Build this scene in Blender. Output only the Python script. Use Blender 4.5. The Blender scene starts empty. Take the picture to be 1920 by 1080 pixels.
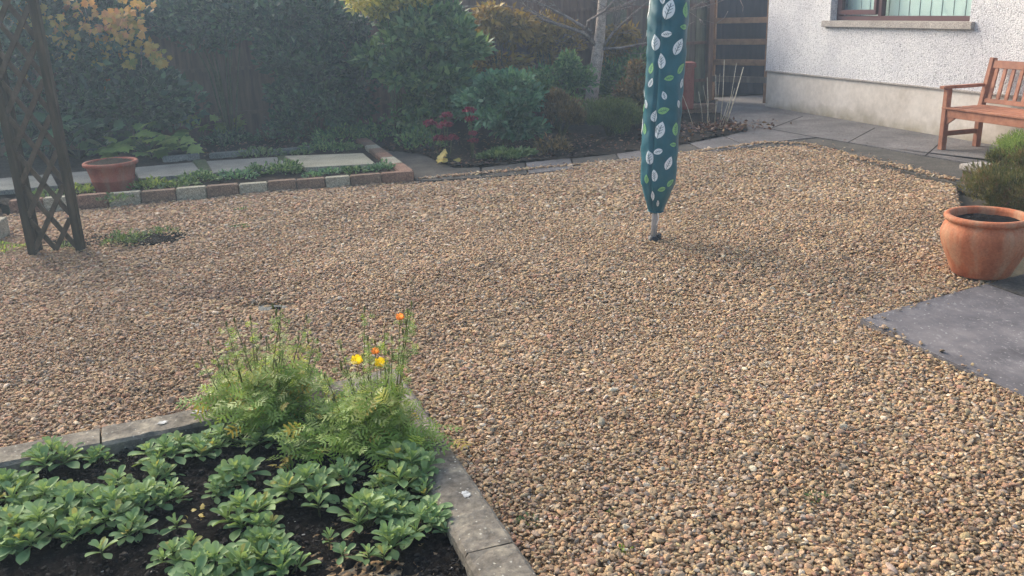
import bpy, bmesh, math, random
import numpy as np
from mathutils import Vector, Matrix
S = bpy.context.scene
COL = S.collection
PI = math.pi
def srgb(r, g, b, a=1.0):
    f = lambda c: (c/255/12.92) if c/255 <= .04045 else ((c/255+.055)/1.055)**2.4
    return (f(r), f(g), f(b), a)

# ------------------------------------------------------------------ camera
FPX, TH, RO, H = 1654.0, math.radians(17.77), math.radians(-2.16), 1.6
R0 = np.array([1., 0, 0]); U0 = np.array([0, math.sin(TH), math.cos(TH)]); FW = np.array([0, math.cos(TH), -math.sin(TH)])
RT = math.cos(RO)*R0 + math.sin(RO)*U0
UP = -math.sin(RO)*R0 + math.cos(RO)*U0
CP = np.array([0, 0, H])
cam = bpy.data.cameras.new('camera'); camo = bpy.data.objects.new('camera', cam); COL.objects.link(camo)
cam.sensor_width = 36; cam.lens = 36*FPX/1920; cam.clip_start = .05; cam.clip_end = 400
m = Matrix.Identity(4)
for i in range(3):
    m[i][0] = RT[i]; m[i][1] = UP[i]; m[i][2] = -FW[i]; m[i][3] = CP[i]
camo.matrix_world = m
S.camera = camo
def ray(px, py):
    d = FW*FPX + RT*(px-960) - UP*(py-540); return d/np.linalg.norm(d)
def G(px, py, z=0.):            # point of the level z seen at a place of the photograph
    d = ray(px, py); return CP + d*((z-H)/d[2])
def D(px, py, Y):               # point at distance Y
    d = ray(px, py); return CP + d*(Y/d[1])
def proj(p):
    v = np.asarray(p) - CP; w = v@FW
    return 960+FPX*(v@RT)/w, 540-FPX*(v@UP)/w, w

# ------------------------------------------------------------------ world, sun, exposure
SUN_EL, SUN_AZ = math.radians(33), math.radians(-42)
w = bpy.data.worlds.new('World'); S.world = w; w.use_nodes = True
nt = w.node_tree; bg = nt.nodes['Background']
sky = nt.nodes.new('ShaderNodeTexSky'); sky.sky_type = 'NISHITA'; sky.sun_disc = False
sky.sun_elevation = SUN_EL; sky.sun_rotation = SUN_AZ; sky.dust_density = 4.0; sky.air_density = 1.2
nt.links.new(sky.outputs[0], bg.inputs[0]); bg.inputs[1].default_value = .15
sl = bpy.data.lights.new('sun', 'SUN'); so = bpy.data.objects.new('sun', sl); COL.objects.link(so)
sl.energy = 1.5; sl.angle = math.radians(30); sl.color = (1, .93, .82)
sd = Vector((math.sin(SUN_AZ)*math.cos(SUN_EL), math.cos(SUN_AZ)*math.cos(SUN_EL), math.sin(SUN_EL)))
so.rotation_euler = sd.to_track_quat('Z', 'Y').to_euler()
vs = S.view_settings; vs.view_transform = 'Standard'; vs.look = 'None'; vs.exposure = 1.0; vs.gamma = 1
S.cycles.volume_step_rate = 1; S.cycles.max_bounces = 8; S.cycles.volume_bounces = 1

# ------------------------------------------------------------------ materials
class Mat:
    def __init__(s, name, rough=.85, spec=.3):
        s.m = bpy.data.materials.new(name); s.m.use_nodes = True; s.t = s.m.node_tree; s.n = s.t.nodes
        s.b = s.n['Principled BSDF']; s.b.inputs['Roughness'].default_value = rough; s.b.inputs['Specular IOR Level'].default_value = spec
        s.o = s.n['Material Output']
        s.tc = s.n.new('ShaderNodeTexCoord')
    def link(s, a, b): s.t.links.new(a, b)
    def noise(s, scale, detail=6, rough=.6, obj=True, vec=None):
        n = s.n.new('ShaderNodeTexNoise'); n.inputs['Scale'].default_value = scale; n.inputs['Detail'].default_value = detail; n.inputs['Roughness'].default_value = rough
        s.link(vec if vec else s.tc.outputs['Object'], n.inputs['Vector']); return n.outputs['Fac']
    def voro(s, scale, feat='F1', out='Distance', rnd=1):
        n = s.n.new('ShaderNodeTexVoronoi'); n.feature = feat; n.inputs['Scale'].default_value = scale; n.inputs['Randomness'].default_value = rnd
        s.link(s.tc.outputs['Object'], n.inputs['Vector']); return n.outputs[out]
    def scaled(s, v):
        n = s.n.new('ShaderNodeMapping'); n.inputs['Scale'].default_value = v; s.link(s.tc.outputs['Object'], n.inputs['Vector']); return n.outputs[0]
    def ramp(s, fac, stops, interp='LINEAR'):
        n = s.n.new('ShaderNodeValToRGB'); cr = n.color_ramp; cr.interpolation = interp
        while len(cr.elements) < len(stops): cr.elements.new(.5)
        for e, (p, c) in zip(cr.elements, stops):
            e.position = p; e.color = c if len(c) == 4 else (*c, 1)
        s.link(fac, n.inputs[0]); return n.outputs[0]
    def mix(s, a, b, fac, mode='MIX'):
        n = s.n.new('ShaderNodeMix'); n.data_type = 'RGBA'; n.blend_type = mode
        for sock, v in ((n.inputs[0], fac), (n.inputs[6], a), (n.inputs[7], b)):
            if isinstance(v, (int, float)): sock.default_value = v
            elif isinstance(v, tuple): sock.default_value = v if len(v) == 4 else (*v, 1)
            else: s.link(v, sock)
        return n.outputs[2]
    def math(s, op, a, b=0.):
        n = s.n.new('ShaderNodeMath'); n.operation = op
        for sock, v in ((n.inputs[0], a), (n.inputs[1], b)):
            if isinstance(v, (int, float)): sock.default_value = v
            else: s.link(v, sock)
        return n.outputs[0]
    def attr(s, name, kind='GEOMETRY', out='Fac'):
        n = s.n.new('ShaderNodeAttribute'); n.attribute_name = name; n.attribute_type = kind; return n.outputs[out]
    def color(s, c):
        if isinstance(c, tuple): s.b.inputs['Base Color'].default_value = c if len(c) == 4 else (*c, 1)
        else: s.link(c, s.b.inputs['Base Color'])
        s.c = c
        return s
    def bump(s, h, strength=.5, dist=.01):
        n = s.n.new('ShaderNodeBump'); n.inputs['Strength'].default_value = strength; n.inputs['Distance'].default_value = dist
        s.link(h, n.inputs['Height']); s.link(n.outputs[0], s.b.inputs['Normal']); return s
    def translucent(s, f, tint=(1.25, 1.2, .7)):
        t = s.n.new('ShaderNodeBsdfTranslucent'); x = s.n.new('ShaderNodeMixShader'); x.inputs[0].default_value = f
        if isinstance(s.c, tuple): t.inputs[0].default_value = tuple(min(1, a*b) for a, b in zip(s.c[:3], tint)) + (1,)
        else: s.link(s.mix(s.c, tint, 1.0, 'MULTIPLY'), t.inputs[0])
        s.link(s.b.outputs[0], x.inputs[1]); s.link(t.outputs[0], x.inputs[2]); s.link(x.outputs[0], s.o.inputs[0]); return s

def foliage(name, stops, trans=.35, rough=.55, spec=.35):
    a = Mat(name, rough, spec); c = a.ramp(a.attr('rnd'), stops)
    n = a.noise(9, 3)
    a.color(a.mix(c, a.ramp(n, [(.3, (.72, .72, .72)), (.7, (1.2, 1.2, 1.2))]), 1.0, 'MULTIPLY')).translucent(trans)
    return a.m
def wood(name, c1, c2, c3, grain=(1, 1, 1), scale=14, rough=.75, spec=.25):
    a = Mat(name, rough, spec); v = a.scaled(grain); n = a.noise(scale, 8, .65, vec=v); n2 = a.noise(1.7, 4)
    c = a.ramp(n, [(.3, c1), (.52, c2), (.75, c3)])
    a.color(a.mix(c, a.ramp(n2, [(.3, (.75, .75, .75)), (.7, (1.12, 1.12, 1.12))]), 1., 'MULTIPLY')).bump(n, .35, .004); return a.m
def stone(name, c1, c2, c3, scale=6, fine=90, spots=None, rough=.9, bumpd=.004):
    a = Mat(name, rough, .2); n = a.noise(scale, 8, .65); f = a.noise(fine, 4, .7)
    c = a.ramp(n, [(.3, c1), (.5, c2), (.7, c3)])
    c = a.mix(c, a.ramp(f, [(.36, (.5, .5, .5)), (.5, (1, 1, 1)), (.64, (1.5, 1.5, 1.5))]), min(1, fine/90), 'MULTIPLY')
    if spots:
        v = a.voro(spots[0]); v2 = a.noise(spots[0]*3, 4); k = a.math('ADD', v, a.math('MULTIPLY', v2, .5))
        fac = a.ramp(k, [(spots[1], (1, 1, 1)), (spots[1]+.04, (0, 0, 0))])
        c = a.mix(c, spots[2], fac)
    a.color(c).bump(f, .6, bumpd); return a.m

M = {}
# pebbles: each stone carries its own colour
a = Mat('pebble', .78, .3); c = a.attr('scol', 'INSTANCER', 'Color'); n = a.noise(1.6, 5, .7)
a.color(a.mix(c, a.ramp(n, [(.3, (.72, .70, .68)), (.55, (1, 1, 1)), (.8, (1.22, 1.2, 1.15))]), 1., 'MULTIPLY')).bump(n, .3, .1); M['pebble'] = a.m
a = Mat('gravel base', .95, .1); n = a.voro(45, out='Color'); s2 = a.n.new('ShaderNodeSeparateColor'); a.link(n, s2.inputs[0])
c = a.ramp(s2.outputs[0], [(0, srgb(110, 90, 68)), (.4, srgb(140, 116, 88)), (.7, srgb(160, 134, 104)), (1, srgb(185, 162, 130))])
d = a.voro(45); a.color(c).bump(a.math('MULTIPLY', d, -1.), 1, .02); M['gravel_base'] = a.m
a = Mat('soil', .95, .08); n = a.noise(28, 10, .75); n2 = a.noise(3, 4)
c = a.ramp(n, [(.25, (.006, .0055, .005)), (.5, (.016, .0135, .012)), (.68, (.032, .027, .023)), (.8, (.07, .06, .05))])
a.color(c).bump(n, 1, .03); M['soil'] = a.m
a = Mat('border soil', .95, .08); n = a.noise(22, 10, .75); n2 = a.noise(2, 4)
c = a.ramp(n, [(.25, (.014, .011, .009)), (.5, (.034, .027, .021)), (.72, (.065, .05, .038)), (.85, (.12, .09, .07))])
a.color(c).bump(n, 1, .03); M['soil2'] = a.m
M['earth'] = stone('earth', (.05, .04, .03), (.07, .06, .04), (.09, .08, .05), 3, 40)
M['kerb'] = stone('weathered concrete kerb', srgb(78, 72, 64), srgb(118, 111, 100), srgb(156, 147, 128), 9, 45, (40, .37, srgb(176, 172, 158)), bumpd=.01)
M['lichen'] = stone('lichen', srgb(140, 140, 134), srgb(176, 176, 172), srgb(196, 196, 192), 30, 60)
M['slab'] = stone('pale paving slab', srgb(122, 120, 106), srgb(142, 139, 122), srgb(156, 152, 134), 4, 90)
M['slabgrey'] = stone('grey paving slab', srgb(90, 92, 88), srgb(108, 109, 104), srgb(124, 124, 116), 4, 90)
M['moss'] = stone('moss', (.03, .045, .02), (.05, .07, .03), (.08, .09, .045), 20, 120)
M['brickred'] = stone('terracotta paint brick', srgb(106, 82, 68), srgb(128, 100, 84), srgb(146, 118, 100), 9, 90)
M['brickbrown'] = stone('brown brick', srgb(96, 80, 68), srgb(120, 100, 84), srgb(138, 116, 98), 9, 90)
M['brickcream'] = stone('cream paint brick', srgb(128, 122, 106), srgb(152, 146, 128), srgb(168, 162, 142), 9, 90)
M['path'] = stone('concrete path', srgb(84, 81, 79), srgb(106, 102, 100), srgb(124, 120, 117), 2.2, 70, (3.2, .13, srgb(84, 80, 76)))
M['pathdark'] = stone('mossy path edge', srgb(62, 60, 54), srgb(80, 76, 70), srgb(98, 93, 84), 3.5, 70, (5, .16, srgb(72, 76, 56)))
# slate
a = Mat('slate', .85, .2); n = a.noise(3.2, 8, .7); n2 = a.noise(30, 6, .75, vec=a.scaled((1, .5, 1))); n3 = a.noise(60, 4)
c = a.ramp(n, [(.3, srgb(80, 77, 78)), (.5, srgb(104, 100, 101)), (.72, srgb(130, 124, 122))])
c = a.mix(c, srgb(172, 168, 164), a.ramp(n2, [(.54, (0, 0, 0)), (.7, (.4, .4, .4))]))
c = a.mix(c, srgb(190, 188, 182), a.ramp(n3, [(.64, (0, 0, 0)), (.68, (.7, .7, .7))]))
a.color(c).bump(n2, .5, .004); M['slate'] = a.m
# pebbledash
a = Mat('pebbledash render', .8, .3); v = a.voro(82); vc = a.voro(82, out='Color'); s2 = a.n.new('ShaderNodeSeparateColor'); a.link(vc, s2.inputs[0]); n = a.noise(1.2, 5)
c = a.ramp(s2.outputs[0], [(0, srgb(160, 158, 158)), (.06, srgb(196, 194, 194)), (.2, srgb(220, 218, 218)), (.7, srgb(236, 234, 232)), (1, srgb(244, 242, 240))])
c = a.mix(c, a.ramp(v, [(.45, (1, 1, 1)), (.9, (.6, .6, .63))]), .6, 'MULTIPLY')
c = a.mix(c, a.ramp(n, [(.38, (.80, .80, .83)), (.62, (1, 1, 1))]), 1., 'MULTIPLY')
a.color(c).bump(a.math('MULTIPLY', v, -1.), 1, .009); M['dash'] = a.m
M['plinth'] = stone('smooth plinth render', srgb(182, 172, 160), srgb(204, 195, 184), srgb(214, 206, 196), 1.6, 14, None, .85, .002)
nt_ = M['plinth'].node_tree; pb_ = nt_.nodes['Principled BSDF']; src = pb_.inputs['Base Color'].links[0].from_socket
sx = nt_.nodes.new('ShaderNodeSeparateXYZ'); tcn = nt_.nodes.new('ShaderNodeTexCoord'); nz = nt_.nodes.new('ShaderNodeTexNoise'); nz.inputs['Scale'].default_value = 5; nz.inputs['Detail'].default_value = 8
ad = nt_.nodes.new('ShaderNodeMath'); ad.operation = 'MULTIPLY_ADD'; ad.inputs[1].default_value = .35; rp_ = nt_.nodes.new('ShaderNodeValToRGB'); rp_.color_ramp.elements[0].position = .12; rp_.color_ramp.elements[0].color = (.55, .52, .42, 1); rp_.color_ramp.elements[1].position = .34; rp_.color_ramp.elements[1].color = (1, 1, 1, 1)
mxp = nt_.nodes.new('ShaderNodeMix'); mxp.data_type = 'RGBA'; mxp.blend_type = 'MULTIPLY'; mxp.inputs[0].default_value = 1      # splashed dirt along the foot of the wall
for l_ in ((tcn.outputs['Object'], sx.inputs[0]), (tcn.outputs['Object'], nz.inputs['Vector']), (nz.outputs['Fac'], ad.inputs[0]), (sx.outputs['Z'], ad.inputs[2]), (ad.outputs[0], rp_.inputs[0]), (src, mxp.inputs[6]), (rp_.outputs[0], mxp.inputs[7]), (mxp.outputs[2], pb_.inputs['Base Color'])): nt_.links.new(*l_)
M['sill'] = stone('concrete sill', srgb(150, 142, 134), srgb(166, 158, 150), srgb(178, 170, 162), 5, 80)
a = Mat('brown window frame', .35, .5).color(srgb(92, 64, 66)); M['frame'] = a.m
a = Mat('glass', .05, .5); a.color((.85, .92, .9)); a.b.inputs['Transmission Weight'].default_value = 1; a.b.inputs['IOR'].default_value = 1.1; M['glass'] = a.m
a = Mat('blind', .8, .1).color(srgb(236, 248, 242)); M['blind'] = a.m
M['dark'] = Mat('dark room', .9, .1).color((.03, .03, .032)).m
M['bench'] = wood('stained bench wood', srgb(138, 90, 68), srgb(166, 112, 86), srgb(184, 132, 104), (1, 1, 1), 11, .6, .3)
M['fence'] = wood('brown fence board', srgb(92, 72, 62), srgb(120, 96, 82), srgb(140, 114, 98), (5, 5, .5), 4)
M['fence2'] = wood('greyed fence board', srgb(88, 78, 70), srgb(112, 102, 92), srgb(134, 122, 108), (5, 5, .5), 4)
M['fence3'] = wood('green tinted fence board', srgb(88, 86, 70), srgb(112, 110, 92), srgb(128, 126, 106), (5, 5, .5), 4)
M['rail'] = wood('gate rail', srgb(124, 96, 76), srgb(152, 120, 94), srgb(172, 138, 108), (1, 1, 1), 10)
M['shed'] = wood('dark shed board', srgb(38, 38, 46), srgb(52, 52, 60), srgb(66, 64, 70), (5, 5, .5), 4)
M['whitewall'] = stone('pale render wall', srgb(128, 132, 142), srgb(146, 150, 158), srgb(158, 160, 168), 2, 60)
M['trellis'] = wood('trellis wood', srgb(48, 46, 38), srgb(70, 65, 54), srgb(96, 86, 72), (4, 4, .6), 6)
M['lath'] = wood('trellis lath', srgb(62, 57, 48), srgb(86, 78, 66), srgb(112, 99, 84), (2, 2, 1), 9)
M['bark'] = stone('grey brown bark', srgb(134, 122, 112), srgb(168, 154, 142), srgb(192, 178, 166), 12, 70)
M['twig'] = stone('twig', srgb(84, 74, 70), srgb(132, 120, 112), srgb(158, 146, 136), 12, 70)
M['stem'] = stone('plant stem', (.05, .06, .025), (.085, .09, .04), (.12, .115, .06), 12, 70)
M['poppystem'] = stone('poppy stem', srgb(96, 98, 56), srgb(122, 120, 72), srgb(140, 132, 84), 12, 70)
M['stalk'] = stone('dry stalk', srgb(168, 158, 138), srgb(198, 188, 166), srgb(216, 206, 188), 12, 40)
def terra(name, c1, c2, c3, pale):
    a = Mat(name, .8, .2); n = a.noise(5, 7, .65); st = a.noise(3.5, 6, .6, vec=a.scaled((3, 3, .5))); f = a.noise(80, 4)
    c = a.ramp(n, [(.3, c1), (.5, c2), (.7, c3)]); c = a.mix(c, pale, a.ramp(st, [(.46, (0, 0, 0)), (.66, (.75, .75, .75))]))
    c = a.mix(c, a.ramp(f, [(.3, (.85, .85, .85)), (.7, (1.12, 1.12, 1.12))]), 1., 'MULTIPLY'); a.color(c).bump(f, .3, .003); return a.m
M['terra'] = terra('terracotta', srgb(150, 84, 56), srgb(180, 108, 74), srgb(196, 124, 88), srgb(182, 146, 116))
M['terradull'] = terra('dull terracotta', srgb(120, 62, 48), srgb(146, 80, 62), srgb(160, 94, 74), srgb(146, 108, 92))
M['terrapink'] = terra('pink terracotta', srgb(112, 62, 54), srgb(134, 76, 66), srgb(148, 88, 76), srgb(146, 100, 88))
a = Mat('cover cloth', .42, .5); n = a.noise(5, 5); f = a.noise(300, 2)
a.color(a.ramp(n, [(.3, srgb(18, 82, 96)), (.7, srgb(34, 104, 120))])).bump(a.noise(16, 4), .35, .01); M['cover'] = a.m
M['printw'] = Mat('white print', .5, .4).color(srgb(226, 234, 236)).m
M['printg'] = Mat('green print', .5, .4).color(srgb(136, 192, 128)).m
M['alu'] = Mat('grey pole', .4, .5).color(srgb(158, 160, 164)).m
M['black'] = Mat('black plastic', .5, .4).color(srgb(34, 36, 40)).m
g = lambda *s: [(p, srgb(*c)) for p, c in s]
M['rosette'] = foliage('sage green leaf', g((0, (96, 126, 82)), (.4, (132, 160, 108)), (.75, (158, 182, 128)), (.93, (176, 192, 134)), (1, (188, 180, 110))), .25, .6, .25)
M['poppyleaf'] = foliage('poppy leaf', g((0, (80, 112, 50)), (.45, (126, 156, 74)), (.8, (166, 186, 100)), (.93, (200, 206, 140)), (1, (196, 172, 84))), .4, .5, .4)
M['darkleaf'] = foliage('dark green leaf', g((0, (24, 46, 32)), (.5, (46, 80, 54)), (.86, (92, 128, 86)), (1, (140, 158, 130))), .2, .4, .5)
M['midleaf'] = foliage('mid green leaf', g((0, (56, 86, 54)), (.5, (96, 130, 80)), (.88, (142, 168, 108)), (1, (140, 156, 112))), .3)
M['paleleaf'] = foliage('pale green leaf', g((0, (62, 98, 74)), (.5, (98, 138, 104)), (.9, (132, 168, 128)), (1, (166, 188, 150))), .3)
M['limeleaf'] = foliage('lime leaf', g((0, (84, 112, 54)), (.5, (124, 148, 72)), (.9, (158, 174, 98)), (1, (160, 160, 90))), .4)
M['yellowleaf'] = foliage('yellow variegated leaf', g((0, (104, 116, 56)), (.3, (164, 164, 78)), (.7, (214, 204, 110)), (1, (240, 228, 170))), .4)
M['autumn'] = foliage('autumn leaf', g((0, (124, 132, 60)), (.35, (190, 166, 84)), (.7, (206, 156, 92)), (1, (166, 96, 80))), .4)
M['gold'] = foliage('golden brown leaf', g((0, (92, 76, 40)), (.4, (140, 112, 52)), (.8, (176, 146, 66)), (1, (140, 130, 64))), .35)
M['brownleaf'] = foliage('brown heath leaf', g((0, (62, 58, 38)), (.4, (96, 84, 54)), (.8, (126, 104, 70)), (1, (152, 120, 76))), .3)
M['heather'] = foliage('heather leaf', g((0, (74, 80, 44)), (.4, (104, 108, 62)), (.75, (132, 120, 80)), (1, (146, 104, 84))), .3)
M['cushleaf'] = foliage('cushion leaf', g((0, (50, 66, 36)), (.5, (80, 98, 52)), (.9, (112, 124, 68)), (1, (130, 126, 76))), .3)
M['mossleaf'] = foliage('weed leaf', g((0, (72, 96, 60)), (.5, (104, 128, 82)), (1, (134, 152, 104))), .3)
M['sedum'] = foliage('sedum head', g((0, (78, 22, 42)), (.5, (124, 36, 62)), (1, (150, 58, 78))), .2)
M['hosta'] = foliage('yellow leaf', g((0, (190, 168, 84)), (.5, (212, 190, 104)), (1, (226, 206, 130))), .4)
M['litter'] = foliage('leaf litter', g((0, (70, 46, 38)), (.4, (104, 74, 58)), (.8, (134, 96, 74)), (1, (150, 124, 90))), .1)
M['petaly'] = Mat('yellow petal', .6, .2).color(srgb(250, 222, 50)).translucent(.4, (1.1, 1.05, .9)).m
M['petalo'] = Mat('orange petal', .6, .2).color(srgb(250, 170, 90)).translucent(.4, (1.1, 1.05, .9)).m

# ------------------------------------------------------------------ object helpers
def tag(o, label=None, cat=None, group=None, kind=None):
    if label: o['label'] = label
    if cat: o['category'] = cat
    if group: o['group'] = group
    if kind: o['kind'] = kind
    return o
def empty(name, loc, label, cat, group=None, rz=0.):
    o = bpy.data.objects.new(name, None); o.empty_display_size = .1; COL.objects.link(o)
    o.location = tuple(float(v) for v in loc); o.rotation_euler = (0, 0, rz); return tag(o, label, cat, group)
def mesh_np(name, V, faces_flat, loop_tot, rnd=None, smooth=False):
    me = bpy.data.meshes.new(name); V = np.asarray(V, np.float32)
    me.vertices.add(len(V)); me.vertices.foreach_set('co', V.ravel())
    faces_flat = np.asarray(faces_flat, np.int32); loop_tot = np.asarray(loop_tot, np.int32)
    me.loops.add(len(faces_flat)); me.loops.foreach_set('vertex_index', faces_flat)
    me.polygons.add(len(loop_tot)); st = np.concatenate([[0], np.cumsum(loop_tot)[:-1]]).astype(np.int32)
    me.polygons.foreach_set('loop_start', st); me.polygons.foreach_set('loop_total', loop_tot)
    if rnd is not None:
        at = me.attributes.new('rnd', 'FLOAT', 'POINT'); at.data.foreach_set('value', np.asarray(rnd, np.float32))
    me.update(calc_edges=True); me.validate()
    if smooth: me.polygons.foreach_set('use_smooth', [True]*len(me.polygons))
    return me
def link(name, me, mats, parent=None, loc=None):
    o = bpy.data.objects.new(name, me); COL.objects.link(o)
    for mm in (mats if isinstance(mats, (list, tuple)) else [mats]): me.materials.append(mm)
    if parent: o.parent = parent
    if loc is not None: o.location = tuple(float(v) for v in loc)
    return o
class MB:
    def __init__(s): s.v = []; s.f = []; s.mi = []; s.sm = []
    def add(s, vs, fs, mi=0, sm=False):
        b = len(s.v); s.v += [tuple(float(c) for c in v) for v in vs]; s.f += [tuple(i+b for i in f) for f in fs]; s.mi += [mi]*len(fs); s.sm += [sm]*len(fs)
    def box(s, c, size, ax=None, mi=0, jit=0.):        # ax = 3 axis vectors
        ax = ax or ((1, 0, 0), (0, 1, 0), (0, 0, 1)); c = np.array(c, float); A = [np.array(q, float) for q in ax]
        vs = [c + A[0]*size[0]*.5*i + A[1]*size[1]*.5*j + A[2]*size[2]*.5*k for k in (-1, 1) for j in (-1, 1) for i in (-1, 1)]
        if jit: vs = [v + np.random.uniform(-jit, jit, 3) for v in vs]
        s.add(vs, [(0, 2, 3, 1), (4, 5, 7, 6), (0, 1, 5, 4), (2, 6, 7, 3), (0, 4, 6, 2), (1, 3, 7, 5)], mi)
    def bar(s, p, q, w, h, up=(0, 0, 1), mi=0):
        p = np.array(p, float); q = np.array(q, float); d = q-p; L = np.linalg.norm(d); d /= L
        sx = np.cross(d, up); sx /= np.linalg.norm(sx); u = np.cross(sx, d); s.box((p+q)/2, (L, w, h), (d, sx, u), mi)
    def tube(s, pts, rad, n=8, mi=0, cap=True):
        pts = [np.array(p, float) for p in pts]; rad = rad if hasattr(rad, '__len__') else [rad]*len(pts)
        ref = np.array([.31, .17, .93]); vs = []
        for i, p in enumerate(pts):
            d = pts[min(i+1, len(pts)-1)] - pts[max(i-1, 0)]; d = d/(np.linalg.norm(d)+1e-9)
            if abs(d@ref) > .98: ref = np.array([1., 0, 0])
            x = np.cross(d, ref); x /= np.linalg.norm(x); y = np.cross(d, x)
            for k in range(n):
                a = 2*PI*k/n; vs.append(p + (x*math.cos(a)+y*math.sin(a))*rad[i])
        fs = [(i*n+k, i*n+(k+1) % n, (i+1)*n+(k+1) % n, (i+1)*n+k) for i in range(len(pts)-1) for k in range(n)]
        if cap: fs += [tuple(range(n))[::-1], tuple((len(pts)-1)*n+k for k in range(n))]
        s.add(vs, fs, mi, True)
    def lathe(s, prof, n=48, c=(0, 0, 0), mi=0, wob=None):
        vs = []
        for i, (r, z) in enumerate(prof):
            for k in range(n):
                a = 2*PI*k/n; rr = r*(wob(a, i) if wob else 1); vs.append((c[0]+rr*math.cos(a), c[1]+rr*math.sin(a), c[2]+z))
        fs = [(i*n+k, i*n+(k+1) % n, (i+1)*n+(k+1) % n, (i+1)*n+k) for i in range(len(prof)-1) for k in range(n)]
        s.add(vs, fs, mi, True)
    def prism(s, poly, z0, z1, mi=0):
        n = len(poly); vs = [(p[0], p[1], z0) for p in poly] + [(p[0], p[1], z1) for p in poly]
        fs = [tuple(range(n, 2*n)), tuple(range(n))[::-1]] + [(i, (i+1) % n, n+(i+1) % n, n+i) for i in range(n)]
        s.add(vs, fs, mi)
    def build(s, name, mats, parent=None, loc=None, bevel=0., origin=None):
        me = bpy.data.meshes.new(name)
        vs = s.v
        if origin is not None: vs = [tuple(a-b for a, b in zip(v, origin)) for v in vs]; loc = origin
        me.from_pydata(vs, [], s.f); me.polygons.foreach_set('material_index', s.mi); me.polygons.foreach_set('use_smooth', s.sm); me.update()
        bm = bmesh.new(); bm.from_mesh(me); bmesh.ops.recalc_face_normals(bm, faces=bm.faces)
        if bevel:
            bmesh.ops.bevel(bm, geom=list(bm.edges), offset=bevel, segments=2, affect='EDGES', clamp_overlap=True)
        bm.to_mesh(me); bm.free()
        o = link(name, me, mats, parent, loc); return o
def sheet(name, poly, z, mat, kind='structure', thick=.03):
    b = MB(); b.prism([(p[0], p[1]) for p in poly], z-thick, z); o = b.build(name, mat); return tag(o, kind=kind)

SH = 'shrubs along the back fence'
# leaf templates: (verts, faces) x = width, y = length, z = normal
def T_simple(): return (np.array([(0, 0, 0), (-.5, .42, .08), (.5, .42, .08), (0, 1, -.08), (0, .5, 0)]), [(0, 4, 1), (0, 2, 4), (1, 4, 3), (4, 2, 3)])
def T_oval(k=8, curl=-.25):
    V = []; F = []; ts = np.array([0, .2, .38, .54, .68, .8, .9, .97, 1.]); ws = np.array([.09, .14, .27, .40, .48, .5, .42, .25, .08])
    if k < 8: sel = [0, 2, 4, 6, 8]; ts = ts[sel]; ws = ws[sel]; k = 4
    for t, wd in zip(ts, ws):
        z = curl*t*t + .10*t; V += [(-wd, t, z+.16*wd), (0, t, z-.035), (wd, t, z+.16*wd)]
    for i in range(k):
        a = i*3; F += [(a, a+1, a+4, a+3), (a+1, a+2, a+5, a+4)]
    return np.array(V), F
def T_lobed():
    V = [(0, .45, .03)]; pr = [(0, 0), (.22, .02), (.5, .08), (.36, .28), (.62, .5), (.36, .56), (.30, .80), (.14, .76), (0, 1.05)]
    L = [(-x, y) for x, y in pr[1:-1]][::-1]
    pts = pr + L
    V += [(x, y, -.12*(x*x+(y-.45)**2)*2) for x, y in pts]; n = len(pts)
    return np.array(V), [(0, 1+i, 1+(i+1) % n) for i in range(n)]
def T_fern(pairs=3):
    V = []; F = []
    def leafl(bx, by, dx, dy, L, W):
        b = len(V); d = np.array([dx, dy]); d = d/np.linalg.norm(d); s = np.array([-d[1], d[0]]); B = np.array([bx, by])
        P = [B, B+d*L*.35+s*W*.5, B+d*L*.5+s*W*.22, B+d*L*.72+s*W*.42, B+d*L, B+d*L*.72-s*W*.42, B+d*L*.5-s*W*.22, B+d*L*.35-s*W*.5]
        z = lambda p: -.25*p[1]**2 + .12*p[1] - .1*abs(p[0])
        for p in P: V.append((p[0], p[1], z(p)))
        F.extend([(b, b+1, b+2, b+6, b+7), (b+2, b+3, b+4, b+5, b+6)])
    for i in range(pairs):
        y = .25 + .5*i/(pairs-1); L = .46*(1-.35*abs(i-1)/pairs)
        leafl(0, y, 1, .6, L*1.1, .13); leafl(0, y, -1, .6, L*1.1, .13)
    leafl(0, .74, 0, 1, .34, .13)
    b = len(V); V += [(-.012, 0, 0), (.012, 0, 0), (.01, .75, -.05), (-.01, .75, -.05)]; F.append((b, b+1, b+2, b+3))
    return np.array(V), F
TS, TO, TL, TF = T_simple(), T_oval(), T_lobed(), T_fern()
T5 = T_oval(4)
def nrmz(a): return a/(np.linalg.norm(a, axis=-1, keepdims=True)+1e-9)
def leaves_mesh(name, pos, dr, up, L, Wd, rnd, T, smooth=True):
    V, F = T; N = len(pos); y = nrmz(dr); x = nrmz(np.cross(y, up)); z = np.cross(x, y)
    P = pos[:, None, :] + V[None, :, 0, None]*x[:, None, :]*Wd[:, None, None] + V[None, :, 1, None]*y[:, None, :]*L[:, None, None] + V[None, :, 2, None]*z[:, None, :]*L[:, None, None]
    k = len(V); flat = np.concatenate([np.array(f) for f in F]); tot = np.array([len(f) for f in F])
    FF = (flat[None, :] + (np.arange(N)*k)[:, None]).ravel(); TT = np.tile(tot, N)
    return mesh_np(name, P.reshape(-1, 3), FF, TT, np.repeat(rnd, k), smooth)

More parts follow.
